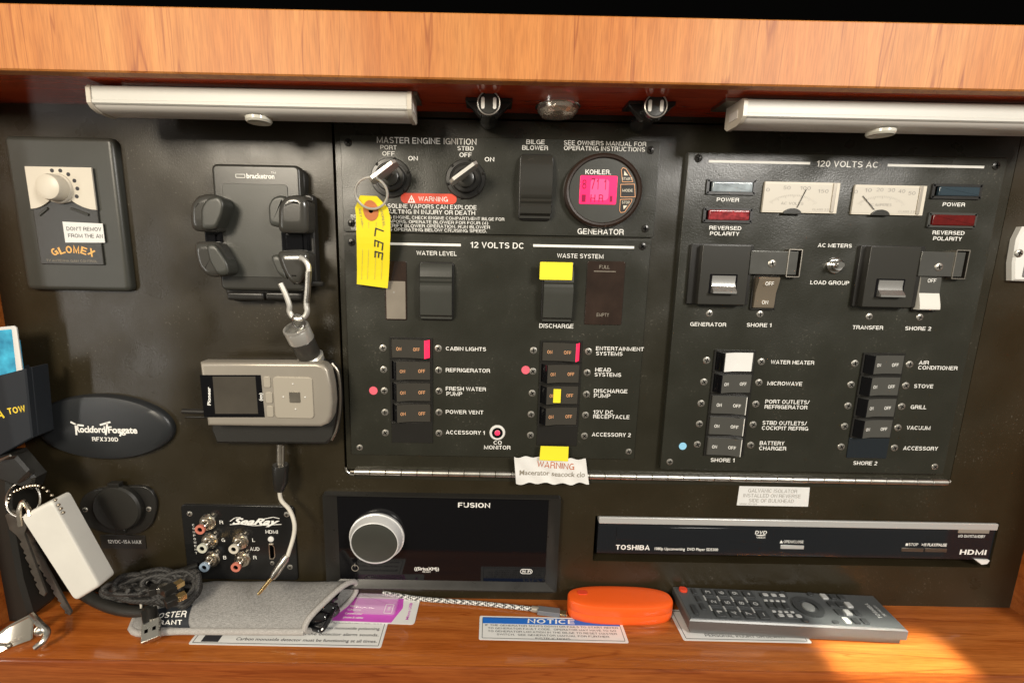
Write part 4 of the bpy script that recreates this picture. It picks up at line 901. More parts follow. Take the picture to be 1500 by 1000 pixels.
for side in (0, 1):
    if side == 0:
        up = [(277, 338), (275, 306), (280, 291), (292, 283), (316, 283), (318, 340)]
        upm = [(294, 336), (293, 305), (302, 290), (320, 286), (328, 298), (324, 316), (315, 336)]
        dn = [(280, 353), (316, 353), (333, 384), (335, 404), (304, 407), (289, 395), (282, 374)]
        dnm = [(300, 357), (314, 357), (333, 386), (335, 402), (319, 404), (306, 382)]
    else:
        up = [(405, 341), (405, 303), (412, 289), (426, 284), (442, 285), (450, 293), (450, 342)]
        upm = [(394, 330), (392, 302), (398, 289), (412, 285), (421, 290), (412, 334)]
        dn = [(402, 367), (450, 366), (451, 392), (443, 412), (432, 420), (420, 411), (409, 390)]
        dnm = [(395, 374), (408, 372), (421, 411), (407, 402)]
    ar = obj('clamp', clampjaw(up, 12, 29.5), 'arm_plastic', pc)
    obj('lower_jaw', clampjaw(dn, 12, 29.5), 'arm_plastic', ar)
    obj('rubber_pad', clampjaw(upm, 16, 31 if side == 0 else 27, ch=2.0, rr0=3.5), 'grey_plastic', ar); obj('rubber_pad', clampjaw(dnm, 16, 31 if side == 0 else 27, ch=2.0, rr0=3.5), 'grey_plastic', ar)
    mb = MB(); x0, x1 = ((300, 325) if side == 0 else (412, 452)); mb.prism(RC(x0, 335, x1, 372, 16, .6), 10, 16, 1); 
    mb.prism(RC(x0 + 8, 343, x1 - 8, 366, 16, .5), 16, 17.5, .4); obj('arm_slide', mb, 'gloss_black', ar)
mb = MB(); mb.prism(RC(445, 285, 462, 420, 12, 4), 4, 12, 2); mb.tube([PP(445, 414, 12), PP(474, 416, 12)], 2.4, 10); obj('release_lever', mb, 'black_plastic', pc)
# carabiner and torch
cbn = [(439, 377), (445, 380), (451, 388), (452.5, 400), (451, 425), (449, 445), (450, 456), (446, 464), (438, 467), (429, 464), (424, 456), (424, 447), (418, 430), (411, 415)]
mb = MB(); mb.tube(spline([PP(x, y, 34) for x, y in cbn], 6), 2.3, 10); cb_ = obj('carabiner', mb, 'bright_metal'); tag(cb_, 'bright silver carabiner hooked on the right clamp of the phone holder', 'carabiner')
mb = MB(); mb.tube([PP(452, 397, 34), PP(451, 420, 34), PP(449, 443, 34)], 2.7, 10); obj('sleeve', mb, 'steel', cb_)
A = Vector(PP(433, 479, 30)); B2 = Vector(PP(463, 540, 9)); ax = (B2 - A).normalized(); Lf = (B2 - A).length
fl = thing('torch', 'small dark torch with steel rings hanging from the silver carabiner', 'torch', tuple(B2))
r_ = 11.0
def seg(t0, t1, r0, r1, mb, mi=0): mb.tube([A + ax * Lf * t0, A + ax * Lf * (t0 + .02), A + ax * Lf * (t1 - .02), A + ax * Lf * t1], [r0 * .94, r0, r1, r1 * .94], 28, mi)
mb = MB(); seg(.28, .66, r_ * .93, r_ * .9, mb); obj('grip', mb, 'knurl', fl)
mb = MB(); 
n = 30; prof = [(0, .0, .86), (0, .0, 1), (.02, .02, 1.04), (.28, .28, 1.0)]
mb.tube([A + ax * Lf * .12, A + ax * Lf * .0, A + ax * Lf * .0, A + ax * Lf * .03, A + ax * Lf * .045, A + ax * Lf * .05, A + ax * Lf * .07, A + ax * Lf * .28], [r_ * .8, r_ * .84, r_ * .98, r_, r_, r_ * .94, r_ * .98, r_ * .98], 30, cap=False); obj('tail_ring', mb, 'bright_metal', fl)
mb = MB(); mb.tube([A + ax * Lf * .11, A + ax * Lf * .13], r_ * .8, 24); obj('tail_switch', mb, 'soft_black', fl)
mb = MB(); seg(.66, .82, r_ * .98, r_, mb); mb.tube([A + ax * Lf * .70, A + ax * Lf * .72], r_ * 1.05, 28); obj('body_ring', mb, 'bright_metal', fl)
mb = MB(); seg(.82, 1.0, r_ * .98, r_ * 1.05, mb); obj('head', mb, 'black_plastic', fl)
mb = MB(); k = A + ax * 1; c0 = Vector(PP(437, 471, 36)); mb.tube([c0 + Vector((5 * cos(t), -1.5 * sin(t), 6 * sin(t))) for t in [2 * pi * i / 20 for i in range(20)]], .8, 8, closed=True); obj('loop', mb, 'chrome', fl)
# ------------------------------------------------------------------ portable radio in its dock
dk = thing('radio_dock', 'black cradle fixed to the bulkhead under the small silver radio', 'cradle', PP(400, 650, 0))
mb = MB(); mb.prism([tuple(q) for q in PO([(304, 530), (480, 531), (492, 545), (496, 590), (490, 640), (478, 651), (316, 650), (308, 630)], 14)], 0, 14, 2.5); obj('cradle_shell', mb, 'soft_black', dk)
mb = MB(); mb.tube(spline([PP(486, 532, 16), PP(496, 548, 16), PP(498.5, 590, 15), PP(494, 625, 15), PP(486, 644, 14)], 5), 1.3, 8); obj('wire_guard', mb, 'dull_steel', dk)
rd = thing('portable_radio', 'silver handheld satellite radio lying sideways in the black cradle', 'radio', PP(390, 625, 16))
dr = 30
out = [(291.5, 530.5), (380, 531), (462, 531.5), (473, 534), (480, 542), (485, 565), (487, 590), (485, 610), (480, 621), (470, 625.5), (380, 625), (303, 624)]
mb = MB(); mb.prism(PO(out, dr), 17, dr, 3.0, 0, pm, True); obj('case', mb, 'silver_paint', rd)
mb = MB(); mb.prism(PO([(292.5, 549), (382, 549), (388, 611), (299, 611)], dr + .1), dr - 1, dr + .3, .2); sf = obj('screen_surround', mb, 'gloss_black', rd)
mb = MB(); mb.prism(PO([(311, 551.5), (374, 551.5), (378, 606), (315, 606)], dr + .5), dr, dr + .5, .2); obj('screen', mb, 'screen_grey', sf)
a = P(306, 580, dr + .4); mb = MB(); mb.textm('Pioneer', a[0], a[1], 16.5, 2.7, dr + .4, 0, .03, 0, radians(86)); obj('lettering', mb, 'ink', sf)
a = P(382, 581, dr + .4); mb = MB(); mb.textm('(xm)', a[0], a[1], 7, 2.6, dr + .4, 0, .03, 0, radians(86)); obj('lettering', mb, 'ink', sf)
for x, y in ((391.5, 559), (394.5, 582), (396, 602)):
    mb = MB(); mb.prism(RC(x - 5, y - 8, x + 5, y + 8, dr, 1.5), dr - .2, dr + .9, .4); obj('button', mb, 'pad_silver', rd)
mb = MB(); mb.prism(RC(402, 552, 459, 612, dr, 3), dr - .2, dr + 1.1, .5); pd = obj('control_pad', mb, 'pad_silver', rd)
mb = MB(); mb.prism(RC(424, 573.5, 440, 589.5, dr + 1, .8), dr + 1, dr + 1.5, .2); obj('centre_key', mb, 'dull_steel', pd)
mb = MB()
for x, y in ((429, 562), (415, 581), (447, 581.5), (433, 599)): mb.sphere(PP(x, y, dr + 1.2), .8, 8)
obj('bumps', mb, 'white_plastic', pd)
mb = MB(); mb.tube([PP(304, 603, 26), PP(284, 602.5, 26), PP(268, 602, 26)], 2.4, 12); mb.tube([PP(304, 611, 26), PP(272, 610.5, 26)], 1.0, 10); obj('antenna', mb, 'black_screw', rd)
# audio lead under the dock
cbl = thing('audio_lead', 'grey audio lead with silver jack plug hanging below the radio cradle', 'cable', PP(412, 652, 10))
mb = MB(); mb.tube([PP(411, 650, 12), PP(411, 684, 14)], 3.6, 12); mb.tube([PP(415, 652, 16), PP(414.5, 682, 17)], 1.2, 8); obj('lower_connector', mb, 'dull_steel', cbl)
mb = MB(); mb.tube([PP(411, 680, 15), PP(411, 684, 15), PP(411, 706, 16), PP(409, 718, 16)], [6.8, 7.4, 6.6, 4.2], 18); obj('strain_relief', mb, 'black_plastic', cbl)
mb = MB(); mb.tube(spline([PP(409, 716, 16), PP(412, 732, 17), PP(424, 746, 20), PP(431, 765, 24), PP(430, 785, 28), PP(421, 815, 36)], 6), 1.9, 10); obj('cord', mb, 'cable_white', cbl)
mb = MB(); mb.tube([PP(421, 813, 36), PP(418, 818, 37), PP(403, 840, 42), PP(399, 846, 43)], [2.6, 3.8, 3.6, 2.6], 14); obj('plug_sleeve', mb, 'steel', cbl)
mb = MB(); mb.tube([PP(399, 845, 43), PP(388, 858, 46), PP(385.5, 861.5, 46.5), PP(385, 862, 46.5), PP(384, 863, 46.6), PP(379, 869, 48), PP(377.5, 871, 48)], [1.7, 1.7, 1.7, 1.0, 1.7, 1.5, .5], 12); obj('jack_tip', mb, 'gold', cbl)
# ------------------------------------------------------------------ oval cover
oc = P(150, 625.5, 0); ow = W(49, 252, 626, 5) / 2; oh = H(579, 673, 150, 5) / 2
oc = P(151, 626, 5)
sp = thing('oval_cover', 'large dark grey oval cover plate with white ROCKFORD FOSGATE lettering', 'cover', (oc[0], 0, oc[1] - oh))
mb = MB(); vs = []; fs = []; n = 64; rings = [(1, 0), (1, 3), (.985, 5), (.95, 6.6), (.85, 7.6), (.6, 8.4), (.3, 8.8), (.02, 9)]
for r, d in rings: vs += [pm(oc[0] + ow * r * cos(2 * pi * i / n), oc[1] + oh * r * sin(2 * pi * i / n), d) for i in range(n)]
for k in range(len(rings) - 1):
    for i in range(n): j = (i + 1) % n; fs.append([k * n + i, k * n + j, (k + 1) * n + j, (k + 1) * n + i])
mb.add(vs, fs); obj('shell', mb, 'cover_black', sp)
mb = MB(); dl = 9.25
mb.text('Rockford', 110, 154, 628.5, 9, dl, 0, .035); mb.text('Fosgate', 158, 201, 629.5, 9, dl, 0, .035)
strokes(mb, [[(104, 618), (112, 622), (122, 623)], [(147, 622), (161, 618)], [(111, 622), (112, 636)], [(157, 620), (155, 636)], [(178, 633), (176, 638)]], dl + .02, 1.7, pm, lambda x, y: P(x, y, dl))
obj('logo_lettering', mb, 'ink', sp)
mb = MB(); mb.text('RFX330D', 135, 173, 643, 6, dl, 0, .04); obj('lettering', mb, 'ink', sp)
# ------------------------------------------------------------------ 12 V socket
so = thing('power_socket', 'round capped 12 volt socket on a black flange above the cables', 'socket', PP(172, 780, 0))
mb = MB(); mb.prism([tuple(q) for q in spline([P(x, y, 2) for x, y in ((118, 735), (135, 718), (170, 713), (212, 712), (228, 728), (229, 748), (220, 770), (195, 782), (150, 778), (125, 765))], 4, True)], 0, 3, 1); obj('flange', mb, 'black_plastic', so)
a = P(169, 746, 10); r_ = W(134, 204, 746, 10) / 2
mb = MB(); mb.lathe(*a, [(r_ * .95, 2), (r_, 4), (r_, 8), (r_ * .93, 10), (r_ * .4, 10.6), (1, 10.7)], 40); cp = obj('cap', mb, 'soft_black', so)
mb = MB(); mb.box(a[0] - 6, a[0] + 5, a[1] + r_ * .9, a[1] + r_ + 3, 3, 9, ch=.8); obj('cap_hinge', mb, 'black_plastic', so)
mb = MB(); mb.prism(rrect(a[0] + 1, a[1] - r_ - 1, 9, 6, 2), 6, 9, .8, 0, pm, True); obj('pull_tab', mb, 'black_plastic', cp)
for p in ((125, 746), (218, 745)): screw(*p, 3, so, 2.6)
mb = MB(); mb.prism(RC(148, 783, 214, 803, 0, 1), 0, .6, .2); pll = obj('rating_label', mb, 'black_plastic', so); letters(pll, [('12VDC-15A MAX', 158, 207, 793, 5)], 'ink', .7)
# ------------------------------------------------------------------ AV jack plate
av = thing('av_jack_plate', 'black plate with five phono sockets and an HDMI port above the grey pouch', 'socket plate', PP(352, 845, 0))
mb = MB(); ac = P(352, 795, 2); aw = W(271, 434, 795, 2); ah = H(742, 850, 352, 2); mb.prism(rrect(ac[0], ac[1], aw, ah, 4), 0, 2.2, .6); obj('plate', mb, 'gloss_plate', av) if False else None
MT['gloss_plate'] = mat('gloss_plate', (.012, .012, .012), .16, rvar=.08, vscale=40)
obj('plate', mb, 'gloss_plate', av)
for p in ((278, 752), (420, 753), (425, 830)): screw(*p, 2.2, av, 2.7)
for (px, py, col, lab) in ((304, 765, 'rca_red', 'phono socket with a red rim'), (307, 792, 'rca_green', None), (310, 819, 'rca_blue', 'phono socket with a blue rim'), (352, 793, 'cream', 'phono socket with a white rim'), (355, 819, 'rca_red', 'phono socket with a red rim')):
    a = P(px, py, 3)
    def bj(mb): mb.lathe(0, 0, [(8.2, -1), (8.2, 0), (7.4, 1.2), (5.6, 1.4), (5.2, 3.2), (4.2, 3.6), (4.0, 9), (3.6, 9.4), (3.6, 10.6)], 28)
    j = inst('phono_socket', 'rca', bj, 'nickel', av, (a[0], -3, a[1]))
    if lab: j['label'] = lab
    mb = MB(); mb.ring(circ(a[0], a[1], 4.7, 24), 1, 13.4, 15.6, 0, pm, circ(a[0], a[1], 2.4, 24)); obj('rim', mb, col, j)
    mb = MB(); mb.flat_poly(circ(a[0], a[1], 2.4, 20), 14.6); obj('bore', mb, 'void', j)
letters(av, [('R', 321.5, 327, 764.5, 5)], d=2.35); letters(av, [('G', 324.5, 329.5, 790.5, 5)], d=2.35); letters(av, [('B', 327, 331.5, 816, 5)], d=2.35); letters(av, [('L', 369.5, 373.5, 790.5, 5)], d=2.35)
letters(av, [('AUD', 366, 380, 803.5, 5)], d=2.35); letters(av, [('R', 371, 376, 816, 5)], d=2.35); letters(av, [('HDMI', 389, 407, 778.5, 5)], d=2.35)
mb = MB()
for i, ch_ in enumerate('COMPONENT'): a = P(283 + i * .55, 768.5 + i * 5.1, 2.35); mb.textm(ch_, a[0], a[1], 2.1, 2.2, 2.35)
obj('lettering', mb, 'ink', av)
mb = MB(); mb.text('SeaRay', 340, 410, 763.5, 8.5, 2.35, 0, .035, .55); strokes(mb, [[(337, 768), (352, 767), (372, 769.5), (412, 767.5)], [(337, 763), (344, 758), (352, 757.5)], [(385, 760), (400, 757), (409, 759)]], 2.37, .7, pm, lambda x, y: P(x, y, 2.37)); obj('logo_lettering', mb, 'ink', av)
a = P(397, 789, 2.2); mb = MB(); mb.lathe(*a, [(3, 2.2), (2.8, 3), (1.5, 3.5), (.2, 3.6)], 20); obj('pilot_light', mb, 'white_plastic', av)
a = P(398.5, 807, 2.2); hx = [(a[0] - 2.6, a[1] + 8), (a[0] + 1.6, a[1] + 8), (a[0] + 3.4, a[1] + 5), (a[0] + 3.4, a[1] - 5), (a[0] + 1.6, a[1] - 8), (a[0] - 2.6, a[1] - 8)]
mb = MB(); mb.ring(hx, .9, 2.2, 3.2, 0); mb.flat_poly(inset(hx, .9), 2.4, 1); obj('hdmi_port', mb, ['nickel', 'void'], av)
screw(399, 824, 2.2, av, 2.2)
# ------------------------------------------------------------------ car stereo
st = thing('marine_stereo', 'glossy black stereo head unit with big silver volume knob', 'stereo', PP(650, 858, 0))
sx0, sx1, sz0, sz1 = ster_hole
fo = rrect((sx0 + sx1) / 2, (sz0 + sz1) / 2, sx1 - sx0 + 9, sz1 - sz0 + 6, 2.5)
fi = rrect(P(648.5, 791, 2)[0], P(648.5, 791, 2)[1], W(495, 801, 791, 2), H(730, 852, 648, 2), 1.0)
mb = MB(); n = len(fo)
vs = [pm(u, v, 0) for u, v in fo] + [pm(u, v, 6) for u, v in inset(fo, .8)] + [pm(u, v, 6) for u, v in inset(fo, 2.0)] + [pm(u, v, .6) for u, v in fi]
mb.add(vs, [[k * n + i, k * n + (i + 1) % n, (k + 1) * n + (i + 1) % n, (k + 1) * n + i] for k in range(3) for i in range(n)]); obj('bezel', mb, 'black_plastic', st)
mb = MB(); mb.prism(fi, -8, 1.0, .3); fp = obj('front_glass', mb, 'gloss_black', st)
kb = P(553, 784, 1); kr = W(513, 593, 784, 1) / 2
mb = MB(); mb.lathe(*kb, [(kr * .98, 1), (kr, 2), (kr, 4.5), (kr * .96, 5), (kr * .95, 6), (kr * .88, 13), (kr * .86, 14.2), (kr * .83, 14.5), (kr * .81, 12.5)], 56, 0, oval(kb)); kn = obj('volume_knob', mb, 'ring_silver', st)
mb = MB(); mb.lathe(*kb, [(kr * .82, 13.6), (kr * .78, 14), (kr * .3, 13.7), (.5, 13.7)], 48, 0, oval(kb)); obj('knob_face', mb, 'grey_plastic', kn)
mb = MB(); mb.text('FUSION', 671, 718, 739.5, 7, 1.15, 0, .035); obj('logo_lettering', mb, 'ink', fp)
mb = MB(); a = P(520, 831.5, 1.2); mb.ring(circ(a[0], a[1], 3.6, 28), .6, 1.02, 1.2); mb.flat_poly(rrect(a[0], a[1] + 3.2, .7, 3.6, 0), 1.25); obj('power_symbol', mb, 'silver_paint', fp)
letters(fp, [('((SiriusXM))', 607, 643, 832.5, 4.4)], 'ink', 1.15, .02); letters(fp, [('READY', 619, 631, 837, 2.2)], 'ink', 1.15, .01)
mb = MB(); mb.ring(RC(762, 833, 780, 840, 1.2, 4), .5, 1.02, 1.2); mb.text('Wi', 764.5, 770.5, 836.5, 3.6, 1.2); mb.text('Fi', 773, 778, 836.5, 3.6, 1.2); obj('wifi_badge', mb, 'ink', fp)
# ------------------------------------------------------------------ DVD player
dv = thing('dvd_player', 'slim black disc player with white top stripe set into the bulkhead', 'dvd player', PP(1165, 820, 0))
x0, x1, z0, z1 = dvd_hole; dd = -1.5; zf1 = z1 - 1.4; xf0 = P(876, 780, dd)[0]; xf1 = P(1456, 790, dd)[0]; zf0 = P(1165, 814.5, dd)[1]; zs1 = P(1165, 770.8, dd)[1]
mb = MB(); mb.prism(rrect((xf0 + xf1) / 2, (zf0 + zs1) / 2, xf1 - xf0, zs1 - zf0, .5), -25, dd, .3); fc = obj('front_panel', mb, 'dvd_black', dv) if 'dvd_black' in MT else None
MT['dvd_black'] = mat('dvd_black', (.012, .014, .017), .09, coat=.3, rvar=.04, vscale=60, bump=.0)
fc = obj('front_panel', mb, 'dvd_black', dv)
mb = MB(); mb.prism(rrect((xf0 + xf1) / 2, (zf1 + zs1) / 2 + .1, xf1 - xf0, zf1 - zs1 - .2, 1.2), -25, dd + 1.4, .8); obj('top_stripe', mb, 'stripe_silver', dv) if 'stripe_silver' in MT else None
MT['stripe_silver'] = mat('stripe_silver', (.66, .66, .64), .3, .4)
obj('top_stripe', mb, 'stripe_silver', dv)
def drect(xa_, ya_, xb_, yb_, name, m, h_, ch=.2, r=.3, parent=fc):
    mb = MB(); mb.prism(RC(xa_, ya_, xb_, yb_, dd, r, 2), dd, dd + h_, ch); return obj(name, mb, m, parent)
dt_ = dd + .85
drect(903, 772.5, 1133, 791.5, 'disc_tray', 'dvd_black', .7, .3)
def dtext(l, m='ink', b=.02): return letters(fc, l, m, dd + .12, b)
dtext([('TOSHIBA', 902, 952, 801.3, 7)], b=.04); dtext([('1080p Upconverting  DVD Player SD5300', 959, 1052, 803.8, 3.8)], b=.012)
letters(fc, [('DVD', 1106, 1123, 779.5, 5)], 'ink', dt_, .03, .3); letters(fc, [('VIDEO', 1108, 1121, 787, 2.4)], 'ink', dt_)
mb = MB(); mb.flat_poly(circ(*P(1114.5, 783.7, dt_), 5, 20, .6), dt_); obj('logo', mb, 'ink', fc)
dtext([('OPEN/CLOSE', 1148, 1177, 793, 4)]); drect(1143, 798, 1177, 803, 'button', 'stripe_silver', .8)
mb = MB(); mb.flat_poly(PO([(1142, 795), (1147, 795), (1144.5, 790.5)], dd + .12), dd + .12); obj('eject_symbol', mb, 'ink', fc)
dtext([('STOP', 1331, 1345, 797, 4)]); dtext([('>/II PLAY/PAUSE', 1350, 1387, 797.5, 4)])
mb = MB(); mb.flat_poly(RC(1326.5, 795.2, 1330, 798.8, dd, 0), dd + .12); obj('stop_symbol', mb, 'ink', fc)
drect(1320, 802, 1352, 807, 'button', 'dull_steel', .8); drect(1354, 802.5, 1386, 807.5, 'button', 'dull_steel', .8)
dtext([('I/O ON/STANDBY', 1404, 1443, 785, 4)]); drect(1403, 775, 1448, 780, 'button', 'silver_paint', .9)
dtext([('HDMI', 1406, 1445, 808.3, 7.2)], b=.05)
mb = MB(); a = P(1438, 823, 4); mb.prism(PO([(1428, 819), (1449, 820), (1445, 825), (1437, 826)], 0), -3, .8, .2, 0, pm, True); tag(obj('packing_scrap', mb, 'paper'), 'scrap of white packing wedged under the right end of the disc player', 'scrap')
# ------------------------------------------------------------------ white fixture at the right edge
a = P(1520, 371, 0); fx = thing('white_socket_plate', 'white plastic fitting with a cross-head screw at the right edge of the bulkhead', 'fitting', PP(1510, 411, 0))
mb = MB(); mb.prism([tuple(q) for q in PO([(1487, 350), (1496, 332), (1550, 330), (1555, 414), (1481, 411), (1481, 385)], 4)], 0, 6, 1.5); obj('plate', mb, 'white_plastic', fx); screw(1492.5, 371, 6, fx, 3.6)
mb = MB(); mb.prism(RC(1499, 385, 1540, 406, 6, 1), 6, 7, .3); obj('insert', mb, 'connector_grey', fx)
# ------------------------------------------------------------------ fittings under the soffit
def lightbar(x0, x1, ya, yb, lab, but, left_end, right_end):
    dfr = 55; dbk = 30
    xa_ = P(x0, (ya + yb) / 2, dfr)[0]; xb_ = P(x1, (ya + yb) / 2, dfr)[0]
    zt_ = ZT - 2.6; hb = 16.8
    t = thing('light_bar', lab, 'light', ((xa_ + xb_) / 2, -(dfr + dbk) / 2, ZT), 'slim under-shelf light bars')
    ym = lambda u, v, w: (v, -u, w)
    pr = [(dbk, zt_), (dfr - 1.5, zt_), (dfr - .3, zt_ - .8), (dfr, zt_ - 2.2), (dfr, zt_ - 9.8), (dfr + .6, zt_ - 10.3), (dfr + .6, zt_ - 12.2), (dfr - .5, zt_ - 13), (dbk, zt_ - 13)]
    mb = MB(); mb.extr(pr, xa_ + 3, xb_ - 3, 0, ym); obj('housing', mb, 'bar_white', t)
    lp = [(dbk + 1, zt_ - 13), (dfr - 1, zt_ - 13), (dfr - 2.2, zt_ - 14.6), (dfr - 7, zt_ - hb), (dbk + 5, zt_ - hb), (dbk + 1, zt_ - 15.5)]
    mb = MB(); mb.extr(lp, xa_ + 3.2, xb_ - 3.2, 0, ym); obj('diffuser', mb, 'bar_lens', t)
    cpf = [(dbk - .5, zt_ + .3), (dfr - 1, zt_ + .3), (dfr + 1.1, zt_ - 2), (dfr + 1.3, zt_ - 12.4), (dfr - 1.5, zt_ - 15.5), (dfr - 6.5, zt_ - hb - .6), (dbk + 4, zt_ - hb - .6), (dbk - .5, zt_ - 14.6)]
    for xx, s_ in ((xa_, 1), (xb_, -1)):
        mb = MB(); mb.extr(cpf, xx, xx + 3.1 * s_, 0, ym); e = obj('end_cap', mb, 'cap_white', t)
        mb = MB(); cy_, cz__ = (dbk + dfr) / 2, zt_ - 9
        mb.extr([(cy_ - 6, cz__ + 3), (cy_ + 6, cz__ + 3), (cy_ + 6, cz__ - 3), (cy_ - 6, cz__ - 3)], xx - .4 * s_, xx + .2 * s_, 0, ym); obj('socket', mb, 'bar_lens', e)
    mb = MB(); mb.box(xa_ - 9 if left_end else xa_ + 20, xb_ + 3, ZT - 2.4, ZT - .05, dbk - 8, dfr - 8, ch=.2); obj('mounting_plate', mb, 'dull_steel', t)
    a = P(*but, dfr - 12); mb = MB(); vz = zt_ - hb
    mb.lathe(a[0], -(dfr - 13), [(9.5, vz), (9.5, vz - 2.2), (8.5, vz - 3.6), (5.5, vz - 3.2), (1, vz - 2.4)], 28, 0, lambda u, v, w: (u, v, w)); obj('touch_button', mb, 'button_clear', t)
MT['cap_white'] = mat('cap_white', (.6, .55, .46), .35)
MT['button_clear'] = mat('button_clear', (.8, .78, .68), .12, trans=.25)
lightbar(129, 603, 125, 175, 'left light bar under the wooden soffit, whole length in view', (378, 172), False, True)
lightbar(1087, 1640, 147, 190, 'right light bar under the wooden soffit, cut by the photo edge', (1292, 190), True, True)
mat('spot_black', (.03, .03, .03), .15, .3, coat=.4)
MT['lens_white'] = mat('lens_white', (.9, .88, .82), .25)
for (px, py, lab) in ((716, 151, 'left of the two black swivel spotlights, beside the left light bar'), (961, 155, 'right of the two black swivel spotlights, nearer the right light bar')):
    df_ = 46; a = P(px, py, df_)
    s_ = thing('swivel_spot', lab, 'spotlight', (a[0], -20, ZT), 'small black swivel spotlights')
    mb = MB(); mb.lathe(a[0], a[1], [(7.4, 2), (8.2, 10), (8.6, df_ - 5), (9.2, df_ - 4), (9.2, df_ - 1), (8.6, df_), (7.4, df_), (7.2, df_ - .8)], 32); br_ = obj('barrel', mb, 'spot_black', s_)
    mb = MB(); mb.lathe(a[0], a[1], [(7.3, df_ - 1), (7.0, df_ - .6), (1, df_ - .4)], 24); obj('lens_disc', mb, 'mid_black', br_)
    mb = MB(); mb.tube([(a[0] + 8.3 * cos(t), -(df_ + .1), a[1] + 8.3 * sin(t)) for t in [2 * pi * i / 36 for i in range(36)]], .55, 8, closed=True); obj('rim', mb, 'screw_steel', br_)
    for sx_ in (-1, 1):
        mb = MB(); mb.prism(rrect(a[0] + sx_ * 4.4, a[1], 2.6, 8.4, 1.2), df_ - .6, df_ + .2, .2); obj('slot', mb, 'lens_white', br_)
    mb = MB(); tz = min(ZT - .2, a[1] + 11)
    mb.prism([(a[0] - 18, tz), (a[0] + 18, tz), (a[0] + 17, tz - 3), (a[0] + 7, tz - 13), (a[0] - 7, tz - 13), (a[0] - 17, tz - 3)], df_ - 16, df_ - 11, .6, 0, pm, True)
    mb.box(a[0] - 18, a[0] + 18, ZT - 2.5, ZT - .02, 18, df_ - 9, ch=.4); obj('bracket', mb, 'black_plastic', s_)
a = PZ(817, 160, ZT - 3)
dl_ = thing('puck_light', 'small round clear glass puck light between the two swivel spotlights', 'light', (a[0], a[1], ZT))
idn = lambda u, v, w: (u, v, w)
mb = MB(); mb.lathe(a[0], a[1], [(18, ZT - .05), (18, ZT - 1.6), (16, ZT - 2.4)], 36, 0, idn); obj('rim', mb, 'chrome', dl_)
mb = MB(); mb.lathe(a[0], a[1], [(16.5, ZT - 2), (16, ZT - 5), (13, ZT - 8), (7, ZT - 9), (1, ZT - 9)], 24, 0, idn); obj('glass_lens', mb, 'lens_glass', dl_) if 'lens_glass' in MT else None
MT['lens_glass'] = mat('lens_glass', (.92, .82, .7), .12, .75, bump=1.0, bscale=420)
obj('glass_lens', mb, 'lens_glass', dl_)
# ------------------------------------------------------------------ things on the shelf
def quad_frame(tl, tr, br__, bl, h=0):
    T = [Vector(ps(*q, h)) for q in (tl, tr, br__, bl)]; c = sum(T, Vector((0, 0))) / 4
    U = ((T[1] - T[0]) + (T[2] - T[3])) / 2; V_ = ((T[0] - T[3]) + (T[1] - T[2])) / 2; L_ = U.length; U.normalize(); Wd = abs(V_.dot(Vector((-U.y, U.x))))
    def mp(u, v, w): return (c.x + u * U.x - v * U.y, c.y + u * U.y + v * U.x, ZS + w)
    print('frame', L_, Wd, math.degrees(atan2(U.y, U.x))); return mp, L_, Wd, c
# NOTICE label
mp, L_, Wd, c = quad_frame((704, 902), (911, 906), (919, 942), (700, 936))
nl = thing('notice_label', 'white label with blue NOTICE heading stuck on the shelf before the orange case', 'label', (c.x, c.y, ZS))
mb = MB(); mb.prism(rrect(0, 0, L_, Wd, 1.5), .0, .3, 0, 0, mp); obj('sheet', mb, 'label_white', nl)
mb = MB(); mb.prism(rrect(0, Wd * .5 - Wd * .19, L_ * .955, Wd * .27, .3), .3, .38, 0, 0, mp); obj('heading_band', mb, 'blue_print', nl)
mb = MB(); mb.textm('NOTICE', 0, Wd * .315, L_ * .33, Wd * .19, .46, 0, .03, .2, 0, mp); obj('lettering', mb, 'ink', nl)
mb = MB(); mb.ring(rrect(0, -.2, L_ * .96, Wd * .86, .5), .45, .3, .4, 0, mp)
for i, (s_, k) in enumerate((('IF THE GENERATOR SHUTS DOWN OR FAILS TO START REFER', .92), ('TO GENERATOR FAULT CODE.  OPERATOR MAY HAVE TO GO', .88), ('TO GENERATOR LOCATION IN THE BILGE TO RESET MASTER', .88), ('SWITCH.  SEE GENERATOR MANUAL FOR FURTHER', .76), ('INSTRUCTIONS.', .24))): mb.textm(s_, 0, Wd * (.10 - i * .125), L_ * k, Wd * .072, .42, 0, .006, 0, 0, mp)
obj('lettering', mb, 'dark_ink', nl)
# carbon monoxide label
mp, L_, Wd, c = quad_frame((300, 900), (572, 906), (556, 948), (285, 944))
co = thing('alarm_label', 'white carbon monoxide warning label half hidden under the grey pouch', 'label', (c.x, c.y, ZS))
mb = MB(); mb.prism(rrect(0, 0, L_, Wd, 1.8), .0, .3, 0, 0, mp); obj('sheet', mb, 'label_white', co)
mb = MB(); mb.ring(rrect(0, 0, L_ * .97, Wd * .9, .8), .5, .3, .4, 0, mp)
for i, s_ in enumerate(('FOLLOW INSTRUCTIONS FOR CARE AND LOCATION. ILLNESS', 'Death or injury may result from carbon monoxide poisoning.', 'Leave the cabin at once if the detector alarm sounds.', 'Carbon monoxide detector must be functioning at all times.')): mb.textm(s_, L_ * .10, Wd * (.33 - i * .21), L_ * .74, Wd * .09, .42, 0, .008, 0, 0, mp)
mb.prism(rrect(-L_ * .40, -Wd * .3, L_ * .09, Wd * .22, .3), .3, .4, 0, 0, mp); obj('lettering', mb, 'dark_ink', co)
